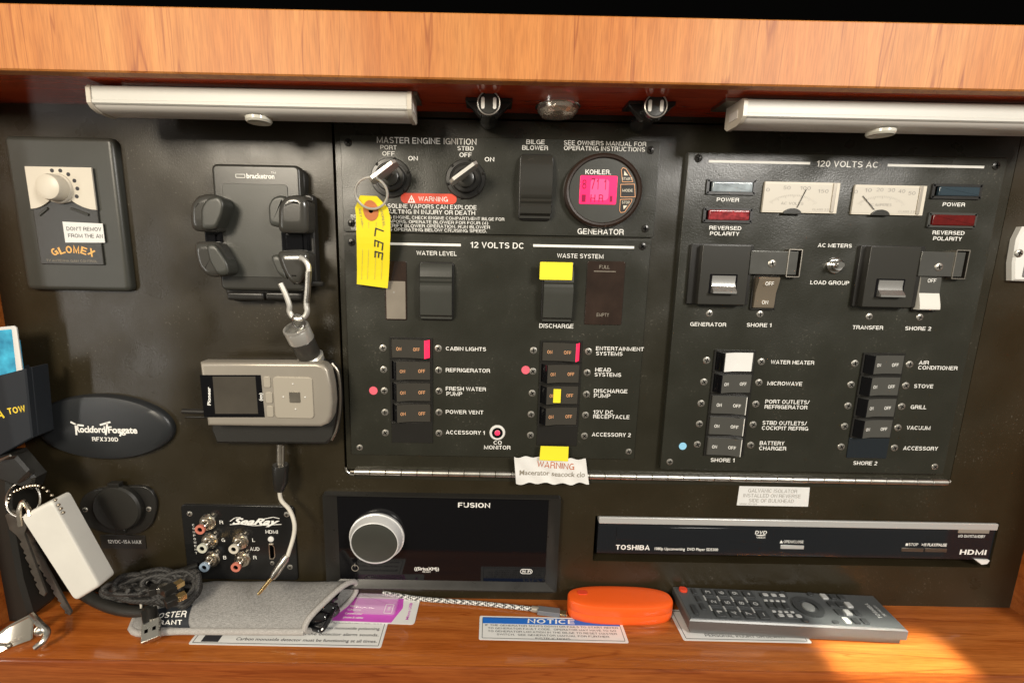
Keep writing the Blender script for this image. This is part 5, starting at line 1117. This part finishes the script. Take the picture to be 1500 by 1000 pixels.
# label under remote
mp, L_, Wd, c = quad_frame((980, 893), (1165, 896), (1176, 942), (1000, 937))
dl2 = thing('danger_label', 'white danger label under the remote control', 'label', (c.x, c.y, ZS))
mb = MB(); mb.prism(rrect(0, 0, L_, Wd, 1.8), .0, .3, 0, 0, mp); obj('sheet', mb, 'label_white', dl2)
mb = MB(); mb.ring(rrect(0, 0, L_ * .95, Wd * .9, .8), .5, .3, .4, 0, mp); mb.textm('PERSONAL INJURY OR DEATH', 0, -Wd * .33, L_ * .62, Wd * .09, .42, 0, .01, 0, 0, mp); mb.textm('EXPLOSION OR FIRE CAN CAUSE SERIOUS', 0, -Wd * .16, L_ * .8, Wd * .09, .42, 0, .01, 0, 0, mp); obj('lettering', mb, 'dark_ink', dl2)
# blister card
mp, L_, Wd, c = quad_frame((500, 874), (618, 878), (604, 915), (488, 911))
pk = thing('blister_card', 'purple and white blister card with empty clear bubble beside the pouch', 'package', (c.x, c.y, ZS))
mb = MB(); mb.prism(rrect(0, 0, L_, Wd, 3), .45, 1.0, 0, 0, mp); obj('card', mb, 'label_white', pk)
mb = MB(); mb.prism([(-L_ / 2 + .3, -Wd * .47), (L_ * .22, -Wd * .47), (L_ * .31, Wd * .1), (L_ * .29, Wd * .47), (-L_ / 2 + .3, Wd * .47)], 1.0, 1.1, 0, 0, mp); obj('printed_area', mb, 'purple', pk)
mb = MB(); mb.textm('Rocket Fish', L_ * .40, -.5, Wd * .7, 3, 1.2, 0, .02, 0, pi / 2 - .15, mp) if False else mb.textm('Micro USB', L_ * .40, -.5, Wd * .66, 2.6, 1.2, 0, .02, 0, pi / 2, mp); obj('lettering', mb, 'purple', pk)
mb = MB()
for i in range(4): mb.textm(('Sync', 'Charge', 'Connect your', 'phone & tablet')[i], -L_ * .3 + i * 1.2, Wd * (.12 - i * .15), (9, 13, 17, 19)[i], 2.2, 1.2, 0, .02, 0, 0, mp)
mb.ring(rrect(L_ * .14, Wd * .05, 8, 12, 1), .5, 1.1, 1.2, 0, mp); mb.textm('USB', L_ * .14, Wd * .05, 5, 2.4, 1.2, 0, .02, 0, pi / 2, mp); obj('lettering', mb, 'ink', pk)
mb = MB(); mb.prism(rrect(-2, Wd * .12, L_ * .52, Wd * .62, 3, 4), 1.1, 9, 3.0, 0, mp); obj('clear_bubble', mb, 'bubble', pk) if 'bubble' in MT else None
MT['bubble'] = mat('bubble', (.9, .88, .9), .07, alpha=.28, spec=.8)
obj('clear_bubble', mb, 'bubble', pk)
# braided cable
uc = thing('braided_cable', 'black and white braided charging cable lying straight towards the orange case', 'cable', (*ps(690, 882), ZS))
def S3(px, py, h): a = ps(px, py, h); return (a[0], a[1], ZS + h)
mb = MB(); mb.tube(spline([S3(560, 868, 6), S3(592, 873, 3.2), S3(620, 877, 2.4), S3(700, 883, 2.4), S3(786, 892, 2.8)], 10), 2.2, 12); obj('braid', mb, 'braid_white', uc)
mb = MB(); mb.tube([S3(779, 891, 2.8), S3(789, 892.5, 2.8)], 3.0, 14); obj('collar', mb, 'silver_paint', uc)
e0, e1 = Vector(S3(787, 893, 3)), Vector(S3(820, 897, 3)); dx = (e1 - e0).normalized(); nn = Vector((-dx.y, dx.x, 0))
def barx(a, b, w_, h_, ch=.8):
    mb = MB(); c = (a + b) / 2; Ln = (b - a).length; ux = (b - a).normalized(); vx = Vector((-ux.y, ux.x, 0)).normalized(); wx = ux.cross(vx)
    mb.prism(rrect(0, 0, Ln, w_, ch), -h_ / 2, h_ / 2, ch * .6, 0, lambda u, v, w: tuple(c + ux * u + vx * v + wx * w), True); return mb
obj('plug_body', barx(e0, e1, 7.5, 4.6), 'connector_grey', uc); obj('plug_tip', barx(e1, e1 + dx * 7, 5.4, 2.2, .5), 'gold', uc)
# orange case
mp, L_, Wd, c = quad_frame((836, 866), (988, 868), (988, 902), (836, 902), 17)
oy = ps(910, 916, 0)[1]; zf = ps(910, 862, 22)[1]
L_ = ps(988, 884, 17)[0] - ps(834, 884, 17)[0]; xc_ = (ps(988, 884, 17)[0] + ps(834, 884, 17)[0]) / 2; y0_ = ps(910, 915, 1)[1]; y1_ = ps(910, 856, 20)[1]
print('orange', L_, y0_, y1_)
wd_ = min(y1_, -1.5) - y0_; yc_ = (y0_ + min(y1_, -1.5)) / 2
mpo = lambda u, v, w: (xc_ + u, yc_ + v, ZS + w)
oc_ = thing('orange_case', 'bright orange oval float case standing on the shelf', 'case', (xc_, yc_, ZS))
def sup(a, b, n=60, e=2.7): return [(a * abs(cos(2 * pi * i / n)) ** (2 / e) * (1 if cos(2 * pi * i / n) >= 0 else -1), b * abs(sin(2 * pi * i / n)) ** (2 / e) * (1 if sin(2 * pi * i / n) >= 0 else -1)) for i in range(n)]
mb = MB(); ring_ = [(.93, 0), (.975, 1.2), (1, 4), (1, 9.4), (.992, 9.7), (.992, 10.1), (1, 10.4), (1, 17.6), (.99, 19), (.965, 19.9), (.92, 20.3), (.70, 20.9), (.5, 21.1)]
n = 60; vs = []; fs = []
for k, h_ in ring_: vs += [mpo(u, v, h_ * .94) for u, v in sup(L_ / 2 * (1 - (1 - k) * .45), wd_ / 2 * k, n)]
for k in range(len(ring_) - 1):
    for i in range(n): j = (i + 1) % n; fs.append([k * n + i, k * n + j, (k + 1) * n + j, (k + 1) * n + i])
fs.append(list(range((len(ring_) - 1) * n, len(ring_) * n)))
mb.add(vs, fs); obj('shell', mb, 'orange', oc_)
mb = MB(); mb.prism(rrect(-L_ * .355, wd_ * .12, 10, 6, 2.6), 19.4, 20.4, .25, 0, mpo); obj('slot', mb, 'red_plastic', oc_)
# remote control
mp, L_, Wd, c = quad_frame((985, 856), (1277, 869), (1337, 921), (1010, 905), 19)
rm = thing('remote_control', 'long grey remote control with many buttons, lying on the shelf at the right', 'remote control', (c.x, c.y, ZS))
c.y = min(c.y, -Wd / 2 - 4)
mb = MB(); rect = [(-L_ / 2, -Wd / 2), (L_ / 2 - 3, -Wd / 2), (L_ / 2, Wd / 2), (-L_ / 2, Wd / 2)]
mb.prism(inset(rect, 3), 2, 8, 0, 0, mp, True); mb.prism(rect, 8, 18, 1.2, 0, mp, True); obj('body', mb, ['remote_case'], rm) if 'remote_case' in MT else None
MT['remote_case'] = mat('remote_case', (.17, .17, .165), .3, .5)
obj('body', mb, 'remote_case', rm)
mb = MB(); mb.prism(inset(rect, 1.6), 17.9, 18.5, .3, 0, mp); tp2 = obj('face', mb, 'remote_grey', rm)
def rbtn(u, v, w_, h_, m='remote_button', r=1, hgt=1.5, name='button', txt=None, tm='remote_light'):
    hz_ = 18.5; pos = mp(u, v, hz_); ang = atan2(mp(1, 0, 0)[1] - mp(0, 0, 0)[1], mp(1, 0, 0)[0] - mp(0, 0, 0)[0])
    def bb(mb_): mb_.prism(rrect(0, 0, w_, h_, r, 3), 0, hgt, .35, 0, idn)
    b = inst(name, ('rb', round(w_, 2), round(h_, 2), m, r, hgt), bb, m, rm, pos, (0, 0, ang))
    if txt:
        k = MB(); k.textm(txt, u, v, min(w_, h_) * .42, min(w_, h_) * .5, hz_ + hgt + .08, 0, .03, 0, pi / 2, mp); obj('lettering', k, tm, b)
    return b
hw, hd = L_ / 2, Wd / 2
rbtn(-hw + 8, hd - 6.5, 8, 6.5, 'red_plastic', 3, 2.2)
for i in range(3): rbtn(-hw + 18, hd - 8 - i * (Wd - 14) / 3, 4, (Wd - 22) / 3, r=.8)
rbtn(-hw + 9, -hd + 12, 4.5, 13, r=2)
cs_ = Wd / 3.35
for ci, col in enumerate((('3', '2', '1'), ('6', '5', '4'), ('9', '8', '7'), ('+', '0', '-'))):
    for ri, t in enumerate(col): rbtn(-hw + 31 + ci * 13.2, (1 - ri) * cs_, 9.5, cs_ * .72, r=.8, txt=t)
for v in (1, 0, -1):
    if v: rbtn(-hw + 95, v * cs_, 26, cs_ * .45, r=2.2); [rbtn(-hw + 87 + k * 8, v * cs_, 5, cs_ * .28, 'remote_light', 1, 2.0) for k in range(3)]
    else: [rbtn(-hw + 84 + k * 7.5, 0, 5, cs_ * .6, r=.8) for k in range(3)]
pc_ = -hw + 120; Rp = Wd * .29
def bring(mb_): mb_.ring(circ(0, 0, Rp, 40), 1, 0, 1.6, 0, idn, circ(0, 0, Rp * .62, 40))
inst('navigation_ring', 'navring', bring, 'remote_button', rm, mp(pc_, 0, 18.5))
def bdot(mb_): mb_.lathe(0, 0, [(Rp * .42, 0), (Rp * .42, 1.4), (Rp * .36, 2), (.2, 2.1)], 28, 0, idn)
inst('centre_button', 'navdot', bdot, 'pad_grey', rm, mp(pc_, 0, 18.5))
for u_, v_ in ((-1, 1), (1, 1), (-1, -1), (1, -1)):
    rbtn(pc_ + u_ * Rp * 1.02, v_ * hd * .80, 6, 4.2, 'remote_button', 2)
for ci in range(3):
    for ri in range(4): rbtn(pc_ + 25 + ci * 8.2, hd * .70 - ri * hd * .46, 5.4, hd * .30, 'remote_button' if (ci + ri) % 3 else 'remote_light', .8)
for ci in range(4):
    for ri in range(2): rbtn(-hw + 25.5 + ci * 13.2, (ri - .5) * cs_ * 1.0, 1.6, cs_ * .5, 'remote_light', .4, .5, 'mark')
for ci in range(4): rbtn(-hw + 84 + ci * 5.6, cs_ * .52, 3.4, 2.2, 'remote_light', .5, .8); rbtn(-hw + 84 + ci * 5.6, -cs_ * .55, 3.4, 2.2, 'remote_light', .5, .8)
k = MB(); k.textm('TOSHIBA', hw - 17, 0, Wd * .42, 3.8, 18.65, 0, .03, 0, pi / 2, mp); k.textm('SE-R0301', hw - 11, 0, Wd * .3, 2.4, 18.65, 0, .02, 0, pi / 2, mp); obj('lettering', k, 'remote_light', rm)
# ------------------------------------------------------------------ grey pouch with sunglasses
pt = thing('eyeglass_pouch', 'soft grey fabric spectacle pouch with black label, zip end open', 'pouch', (*ps(350, 905), ZS))
yb_ = -3.0
def pouch_sec(t):       # t 0 (left, closed) .. 1 (right, open)
    xl = ps(192, 905, 4)[0]; xr = ps(502, 885, 8)[0]
    x = xl + (xr - xl) * t
    yf = ps(330, 931, 1)[1]; yk = ps(330, 848, 16)[1]; yk = min(yk, -2.0)
    return x, yf, yk
print('pouch', pouch_sec(0), pouch_sec(1))
xl, yf, yk = pouch_sec(0); xr = pouch_sec(1)[0]
NS, NR = 40, 28; vs = []; fs = []
def pouch_pt(t, a):
    x = xl + (xr - xl) * t
    e = min(1, (t / .16)) if t < .16 else 1; k = math.sqrt(max(0, 1 - (1 - e) ** 2)) if t < .16 else 1
    k = max(k, .06)
    yc = (yf + yk) / 2; hy = (yk - yf) / 2 * k; hh = (4 + 15 * min(1, t * 3.2) ** .6) * (k ** .5) * (1 + .22 * t)
    yq = yc - (1 - k) * 4 + hy * cos(a); s = sin(a)
    shx = (cos(a) * -.5 + .5) * (-16 * t) if t > .8 else (cos(a) * -.5 + .5) * (-16 * t)
    z = ZS + hh * .5 + hh * .5 * (abs(s) ** .75) * (1 if s > 0 else -1) + (3.0 * cos(a) if s > 0 else 0) * k
    z += .7 * sin(x * .11 + yq * .15) * max(0, s)
    return (x + shx + (8 * (cos(a)) * t ** 4), yq, max(z, ZS + .2))
for i in range(NS + 1):
    for j in range(NR): vs.append(pouch_pt(i / NS, 2 * pi * j / NR))
for i in range(NS):
    for j in range(NR): j2 = (j + 1) % NR; fs.append([i * NR + j, i * NR + j2, (i + 1) * NR + j2, (i + 1) * NR + j])
fs.append(list(range(NR)))
mb = MB(); mb.add(vs, fs); obj('fabric_body', mb, 'pouch_fabric', pt)
mb = MB(); mb.tube([Vector(pouch_pt(1.0, 2 * pi * j / NR)) for j in range(NR)], 2.6, 10, closed=True); obj('mouth_piping', mb, 'pouch_piping', pt)
mb = MB(); mb.tube([Vector(pouch_pt(max(.0, i / 30), pi)) + Vector((0, -.8, -1.0)) for i in range(31)] , 3.0, 12); obj('front_piping', mb, 'pouch_piping', pt)
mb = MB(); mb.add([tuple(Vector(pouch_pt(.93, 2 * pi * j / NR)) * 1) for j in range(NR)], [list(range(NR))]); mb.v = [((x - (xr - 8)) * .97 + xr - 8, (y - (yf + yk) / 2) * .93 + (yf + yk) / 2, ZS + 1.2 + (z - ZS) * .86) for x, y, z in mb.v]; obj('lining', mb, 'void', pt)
# label on the front left
def onp(px, py):
    best = None
    r = ray(px, py)
    for i in range(0, 121):
        for j in range(0, 61):
            a = pi * .15 + pi * .9 * j / 60; q = pouch_pt(i / 120, a)
            # project
            v = R @ Vector((q[0], q[1] + DC, q[2])); ux, uy = CX + F * v.x / v.z, CY + F * v.y / v.z
            e = (ux - px) ** 2 + (uy - py) ** 2
            if best is None or e < best[0]: best = (e, i / 120, a)
    return best[1], best[2]
lt = [onp(*q) for q in ((226, 893), (282, 886), (279, 918), (214, 918))]
def lab_mp(u, v, w):     # u,v in 0..1
    t = (lt[3][0] * (1 - u) + lt[2][0] * u) * (1 - v) + (lt[0][0] * (1 - u) + lt[1][0] * u) * v
    a = (lt[3][1] * (1 - u) + lt[2][1] * u) * (1 - v) + (lt[0][1] * (1 - u) + lt[1][1] * u) * v
    p = Vector(pouch_pt(t, a)); return tuple(p + Vector((0, -.65, .75)).normalized() * w)
mb = MB(); n1 = 14; mb.add([lab_mp(i / n1, j / 8, .45) for j in range(9) for i in range(n1 + 1)], [[j * (n1 + 1) + i, j * (n1 + 1) + i + 1, (j + 1) * (n1 + 1) + i + 1, (j + 1) * (n1 + 1) + i] for j in range(8) for i in range(n1)]); pb = obj('label_patch', mb, 'label_black', pt) if 'label_black' in MT else None
MT['label_black'] = mat('label_black', (.012, .016, .022), .7)
pb = obj('label_patch', mb, 'label_black', pt)
mb = MB(); mb.textm('FOSTER', .52, .66, .84, .24, .8, 0, .03, .1, 0, lab_mp); mb.textm('GRANT', .5, .3, .70, .24, .8, 0, .03, .1, 0, lab_mp); obj('lettering', mb, 'ink', pb)
# sunglasses in the mouth
sg = thing('sunglasses', 'folded black sunglasses poking out of the open pouch', 'sunglasses', S3(478, 905, 0))
def blob(name, px, py, h, r, sz, parent, m, mi=0):
    mb = MB(); c = S3(px, py, h); mb.sphere(c, r, 20, 0, sz); return obj(name, mb, m, parent)
blob('lens', 476, 893, 11, 11.5, (1.25, .55, .75), sg, 'glass_black'); blob('lens', 462, 906, 9, 9, (1.5, .5, .8), sg, 'glass_black')
mb = MB(); mb.tube(spline([S3(446, 915, 5), S3(462, 921, 5), S3(472, 922, 6), S3(483, 905, 12), S3(492, 884, 15)], 6), 2.2, 10); obj('frame', mb, 'glass_black', sg)
mb = MB(); mb.tube(spline([S3(493, 876, 14), S3(483, 880, 17), S3(472, 884, 16)], 6), 1.8, 10); obj('temple', mb, 'glass_black', sg)
mb = MB(); mb.sphere(S3(472, 883, 18), 2.4, 10); obj('hinge', mb, 'steel', sg)
# ------------------------------------------------------------------ cable bundle
bn = thing('cable_bundle', 'tangled black braided cables with USB plugs heaped on the left end of the pouch', 'cables', S3(225, 890, 0))
mb = MB()
rg = random.Random(3)
def loop(cx_, cy_, h, rx, ry, tilt, turns=1.0, ph=0, n=26, jit=2):
    c0 = S3(cx_, cy_, h); pts = []
    for i in range(n + 1):
        t = ph + 2 * pi * turns * i / n
        pts.append((c0[0] + rx * cos(t), c0[1] + ry * .5 * sin(t), c0[2] + ry * .75 * sin(t) * .9 + tilt * cos(t) + rg.uniform(-.4, .4)))
    return pts
for a in ((222, 856, 32, 24, 15, 3, 1, .5), (256, 860, 32, 19, 16, 3, 1, 1.5), (203, 860, 30, 22, 12, -4, 1, .5), (276, 862, 32, 9, 17, 2, 1, .9), (262, 866, 30, 18, 12, 3, 1, .5), (250, 858, 32, 26, 11, -3, 1, 1.7), (215, 862, 30, 28, 12, 2, 1, 2.2), (235, 868, 22, 32, 9, 3, .8, .9), (270, 860, 30, 14, 13, -2, 1, 0), (190, 862, 16, 24, 9, 3, 1, 0), (180, 868, 12, 20, 8, -2, .8, .4), (226, 862, 24, 27, 11, 2, .9, 1), (240, 858, 26, 22, 13, -4, 1, .2), (200, 856, 26, 32, 8, 5, .7, .6), (168, 874, 10, 18, 6, 2, .9, 3)):
    mb.tube(spline(loop(*a), 2), 2.6, 10)
for q in range(7):
    pp = [S3(rg.uniform(160, 290), rg.uniform(850, 876), rg.uniform(20, 36)) for _ in range(5)]
    mb.tube(spline(pp, 9), 2.2, 10)
obj('coil', mb, 'braid_black', bn)
mb = MB(); mb.tube(spline([S3(120, 868, 6), S3(150, 884, 5), S3(180, 893, 5), S3(215, 896, 8)], 8), 5.2, 14); obj('strap', mb, 'soft_black', bn)
mb = MB(); mb.tube(spline([S3(150, 860, 18), S3(200, 850, 26), S3(240, 843, 30), S3(290, 826, 34)], 8), 1.7, 8); obj('thin_lead', mb, 'braid_black', bn)
mb = MB(); mb.tube(spline([S3(207, 890, 14), S3(206, 868, 26), S3(222, 845, 34), S3(262, 836, 36)], 8), 1.0, 8); obj('light_lead', mb, 'cable_white', bn)
def usb(p0, p1, w_, h_, metal, parent, ln=12):
    a, b = Vector(p0), Vector(p1); dx = (b - a).normalized()
    o = obj('usb_plug', barx(a, b, w_, h_), 'black_plastic', parent); k = obj('metal_shell', barx(b, b + dx * ln, w_ * .78, h_ * .72, .3), metal, o)
usb(S3(218, 893, 20), S3(222, 912, 14), 12, 7, 'chrome', bn, 1)
a = Vector(S3(222, 908, 16)); b = Vector(S3(221, 942, 6))
mb = MB(); ux = (b - a).normalized(); vx = Vector((1, .15, 0)); vx = (vx - ux * vx.dot(ux)).normalized(); wx = ux.cross(vx); mpu = lambda u, v, w: tuple(a + vx * u + ux * v + wx * w)
mb.prism(rrect(0, 9, 13.5, 17, .8), -2.6, 2.6, .4, 0, mpu, True); up_ = obj('usb_plug', mb, 'steel', bn, 'silver USB plug hanging over the front of the pouch')
mb = MB()
sgn = -1 if mpu(0, 0, 1)[1] > a.y else 1
for xx in (-3, 3): mb.prism(rrect(xx, 9, 2.6, 3, .2), 2.6 * sgn, 2.75 * sgn, 0, 0, mpu)
obj('contact_window', mb, 'void', up_)
mb = MB(); mb.tube([a + ux * 1, a - ux * 8, Vector(S3(213, 890, 20))], [4.6, 4.2, 2.2], 12); obj('boot', mb, 'black_plastic', bn)
for p0, p1, m_ in ((S3(238, 868, 42), S3(256, 858, 42), 'gold'), (S3(242, 884, 38), S3(259, 876, 38), 'gold'), (S3(220, 864, 42), S3(231, 862, 42), 'chrome')): usb(p0, p1, 9, 6, m_, bn, 7)
mb = MB(); mb.tube([S3(262, 838, 32), S3(290, 828, 34)], 3.6, 12); obj('plug_grip', mb, 'black_plastic', bn)
# ------------------------------------------------------------------ keys, float, ring at far left
kd = 40
ring_c = Vector(PP(34, 731, kd)); mb = MB(); mb.tube([ring_c + Vector((15 * cos(t), 4 * sin(t), 14.5 * sin(t))) for t in [2 * pi * i / 40 for i in range(40)]], .9, 8, closed=True)
tag(obj('key_ring', mb, 'steel'), 'large silver key ring at the left edge above the white float', 'key ring')
fq = [(29, 755), (34, 751), (72, 733), (79, 734), (86, 741), (155, 846), (155, 853), (150, 858), (114, 880), (106, 878), (36, 766)]
ft = thing('key_float', 'chunky white plastic key fob hanging aslant from the silver ring', 'key fob', PP(90, 878, kd))
mb = MB(); mb.dome(roundpoly(PO([(29, 756), (75, 733), (146, 859), (110, 881)], kd + 14), 4), kd - 3, kd + 14, 2.8); obj('block', mb, 'float_white', ft)
mb = MB(); mb.tube(spline([PP(30, 770, kd + 14), PP(28, 748, kd + 12), PP(34, 734, kd + 8), PP(42, 746, kd + 12), PP(44, 755, kd + 14)], 6), 1.8, 8); obj('eye', mb, 'nickel', ft)
ch = thing('ball_chain', 'short bead chain looped through the key ring over the white fob', 'chain', PP(60, 725, kd)); 
pts = spline([PP(12, 735, kd), PP(18, 722, kd + 3), PP(40, 712, kd + 6), PP(60, 712, kd + 10), PP(76, 725, kd + 15), PP(88, 742, kd + 17), PP(94, 752, kd + 16)], 5)
def bead(mb_): mb_.sphere((0, 0, 0), 1.35, 8)
acc = 0; last = pts[0]; seq = [pts[0]]
for p in pts:
    if (p - seq[-1]).length > 3.2: seq.append(p)
for p in seq: inst('bead', 'bead', bead, 'nickel', ch, tuple(p))
ks = thing('bunch_of_keys', 'worn grey keys hanging behind the white fob at the left', 'keys', PP(70, 905, kd))
for off, (p0, p1), bits in ((0, ((30, 770), (104, 900)), 1), (9, ((20, 752), (66, 872)), 0)):
    A1 = Vector(PP(*p0, kd - 8 + off)); B1 = Vector(PP(*p1, kd - 10 + off)); ux = (B1 - A1).normalized(); Ln = (B1 - A1).length; vx = Vector((-ux.z, 0, ux.x)).normalized()
    if vx.x > 0: vx = -vx
    wx = Vector((0, -1, 0)); mk = lambda u, v, w, A1=A1, ux=ux, vx=vx: tuple(A1 + ux * u + vx * v + wx * w)
    o_ = [(0, -7), (14, -8), (20, -3.6), (Ln - 3, -2.6), (Ln, 0)] ; x = Ln - 4; k = 0
    while x > 26: o_ += [(x, 3.6), (x - 2.4, 3.8 if k % 2 else 2.2), (x - 4, 1.6 if k % 2 else 2.8)]; x -= 7; k += 1
    o_ += [(20, 4), (14, 8), (0, 7), (-4, 0)]
    mb = MB(); mb.prism(o_, -1, 1, .3, 0, mk, True); obj('key', mb, 'key_grey', ks)
# black wall pocket with leaflets
XW = XL + .3
def LW(px, py, x=XW):     # pixel -> point on the left wall plane
    r = ray(px, py); t = x / r.x; return (x, -DC + r.y * t, r.z * t)
print('left wall', LW(0, 480), LW(45, 560))
wq = thing('wall_pocket', 'black wall pocket on the left side wall with yellow TOW lettering', 'pocket', PP(10, 665, 20))
def lwbox(pts, x0, x1, m, name, parent, d0=0):
    mb = MB(); n = len(pts); 
    vs = [(x0, *LW(px, py, XW + 3)[1:]) for px, py in pts] + [(x1, *LW(px, py, XW + 3)[1:]) for px, py in pts]
    mb.add(vs, [[i, (i + 1) % n, n + (i + 1) % n, n + i] for i in range(n)] + [list(range(n)), list(range(n, 2 * n))]); return obj(name, mb, m, parent)
dpk = 34
mb = MB(); mb.prism(PO([(-60, 565), (37, 540), (47, 641), (-60, 700)], dpk), dpk - 6, dpk, 1, 0, pm, True); mb.prism(PO([(-60, 560), (33, 536), (44, 640), (-60, 690)], dpk - 14), dpk - 20, dpk - 14, 1, 0, pm, True)
mb.prism(PO([(34, 540), (38, 540), (48, 640), (44, 643)], dpk), dpk - 20, dpk - 5, .5, 0, pm, True); pkt = obj('pouch_body', mb, 'label_black', wq)
mb = MB(); a = P(22, 600, dpk + .1); mb.textm('TOW', a[0] + 1, a[1], W(10, 37, 600, dpk), 5.5, dpk + .15, 0, .04, .25, radians(12)); b_ = P(-8, 607, dpk); mb.textm('SEA', b_[0] - 2, b_[1] - .5, W(-26, 8, 600, dpk), 8.5, dpk + .15, 0, .05, .25, radians(12)); obj('lettering', mb, 'yellow_ink', wq)
lf = thing('leaflet', 'white-edged leaflet with a blue picture in the black wall pocket, the front one', 'leaflet', PP(10, 560, dpk - 10))
mb = MB(); mb.prism(PO([(-60, 485), (20, 477), (24, 480), (35, 560), (-60, 580)], dpk - 9), dpk - 10, dpk - 9, 0, 0, pm, True); lb = obj('sheet', mb, 'label_white', lf)
mb = MB(); mb.prism(PO([(-60, 489), (17, 482), (26, 560), (-60, 575)], dpk - 9), dpk - 9, dpk - 8.9, 0, 0, pm); obj('picture', mb, 'sky_print', lb)
mb = MB(); mb.prism(PO([(-60, 500), (28, 498), (36, 560), (-60, 580)], dpk - 12), dpk - 13, dpk - 12, 0, 0, pm, True); tag(obj('leaflet', mb, 'sky_print'), 'blue leaflet showing as a thin strip behind the white-edged leaflet in the wall pocket', 'leaflet')
# dark strap holder beneath the pocket
bx = thing('black_key_holder', 'dark plastic holder at the left edge from which the keys hang', 'holder', PP(10, 930, 30))
mb = MB(); mb.prism([tuple(q) for q in PO([(-80, 680), (-5, 672), (12, 690), (14, 760), (30, 850), (45, 900), (20, 930), (-80, 960)], 40)], 14, 40, 3, 0, pm, True); obj('holder_body', mb, 'soft_black', bx)
mb = MB(); mb.prism(PO([(-10, 672), (22, 668), (50, 700), (44, 718), (22, 712), (-10, 700)], 46), 34, 46, 2, 0, pm, True); mb.tube([PP(30, 705, 44), PP(47, 690, 48)], 2.2, 8); obj('clip', mb, 'black_plastic', bx)
mb = MB(); mb.tube([PP(-5, 676, 50), PP(15, 667, 50)], 1, 8); obj('bright_edge', mb, 'steel', bx)
# metal latch bottom left
mt = thing('metal_latch', 'bent steel latch bracket on the shelf at the bottom left corner', 'latch', S3(30, 960, 0))
mb = MB(); A1 = [S3(-10, 935, 12), S3(12, 918, 16), S3(30, 908, 18), S3(48, 899, 20)]
top_ = [Vector(p) for p in spline(A1, 6)]; bot_ = [Vector((p.x + 3, p.y - 8, ZS + 1)) for p in top_]
n = len(top_); back = [p + Vector((-1.2, 2, 0)) for p in top_]
mb.add(top_ + bot_, [[i, i + 1, n + i + 1, n + i] for i in range(n - 1)]); mb.add([p + Vector((0, 1.5, 0)) for p in top_] + [p + Vector((0, 1.5, 0)) for p in bot_], [[i, i + 1, n + i + 1, n + i] for i in range(n - 1)])
mb.tube(top_, 1.2, 8); obj('plate', mb, 'nickel', mt)
mb = MB(); mb.tube(spline([S3(46, 900, 20), S3(60, 915, 16), S3(69, 925, 12), S3(64, 938, 8), S3(52, 948, 4)], 7), 2.6, 10); obj('hook', mb, 'steel', mt)
mb = MB(); mb.sphere(S3(59, 924, 12), 5, 14, 0, (1, .7, 1)); obj('rivet', mb, 'steel', mt)
mb = MB(); mb.sphere(S3(14, 945, 9), 2.2, 12); mb.tube([S3(0, 943, 9), S3(12, 945, 9)], 1.2, 8); obj('bolt', mb, 'dull_steel', mt)
print('objects', len(bpy.data.objects), 'tris', sum(len(m.polygons) for m in bpy.data.meshes))
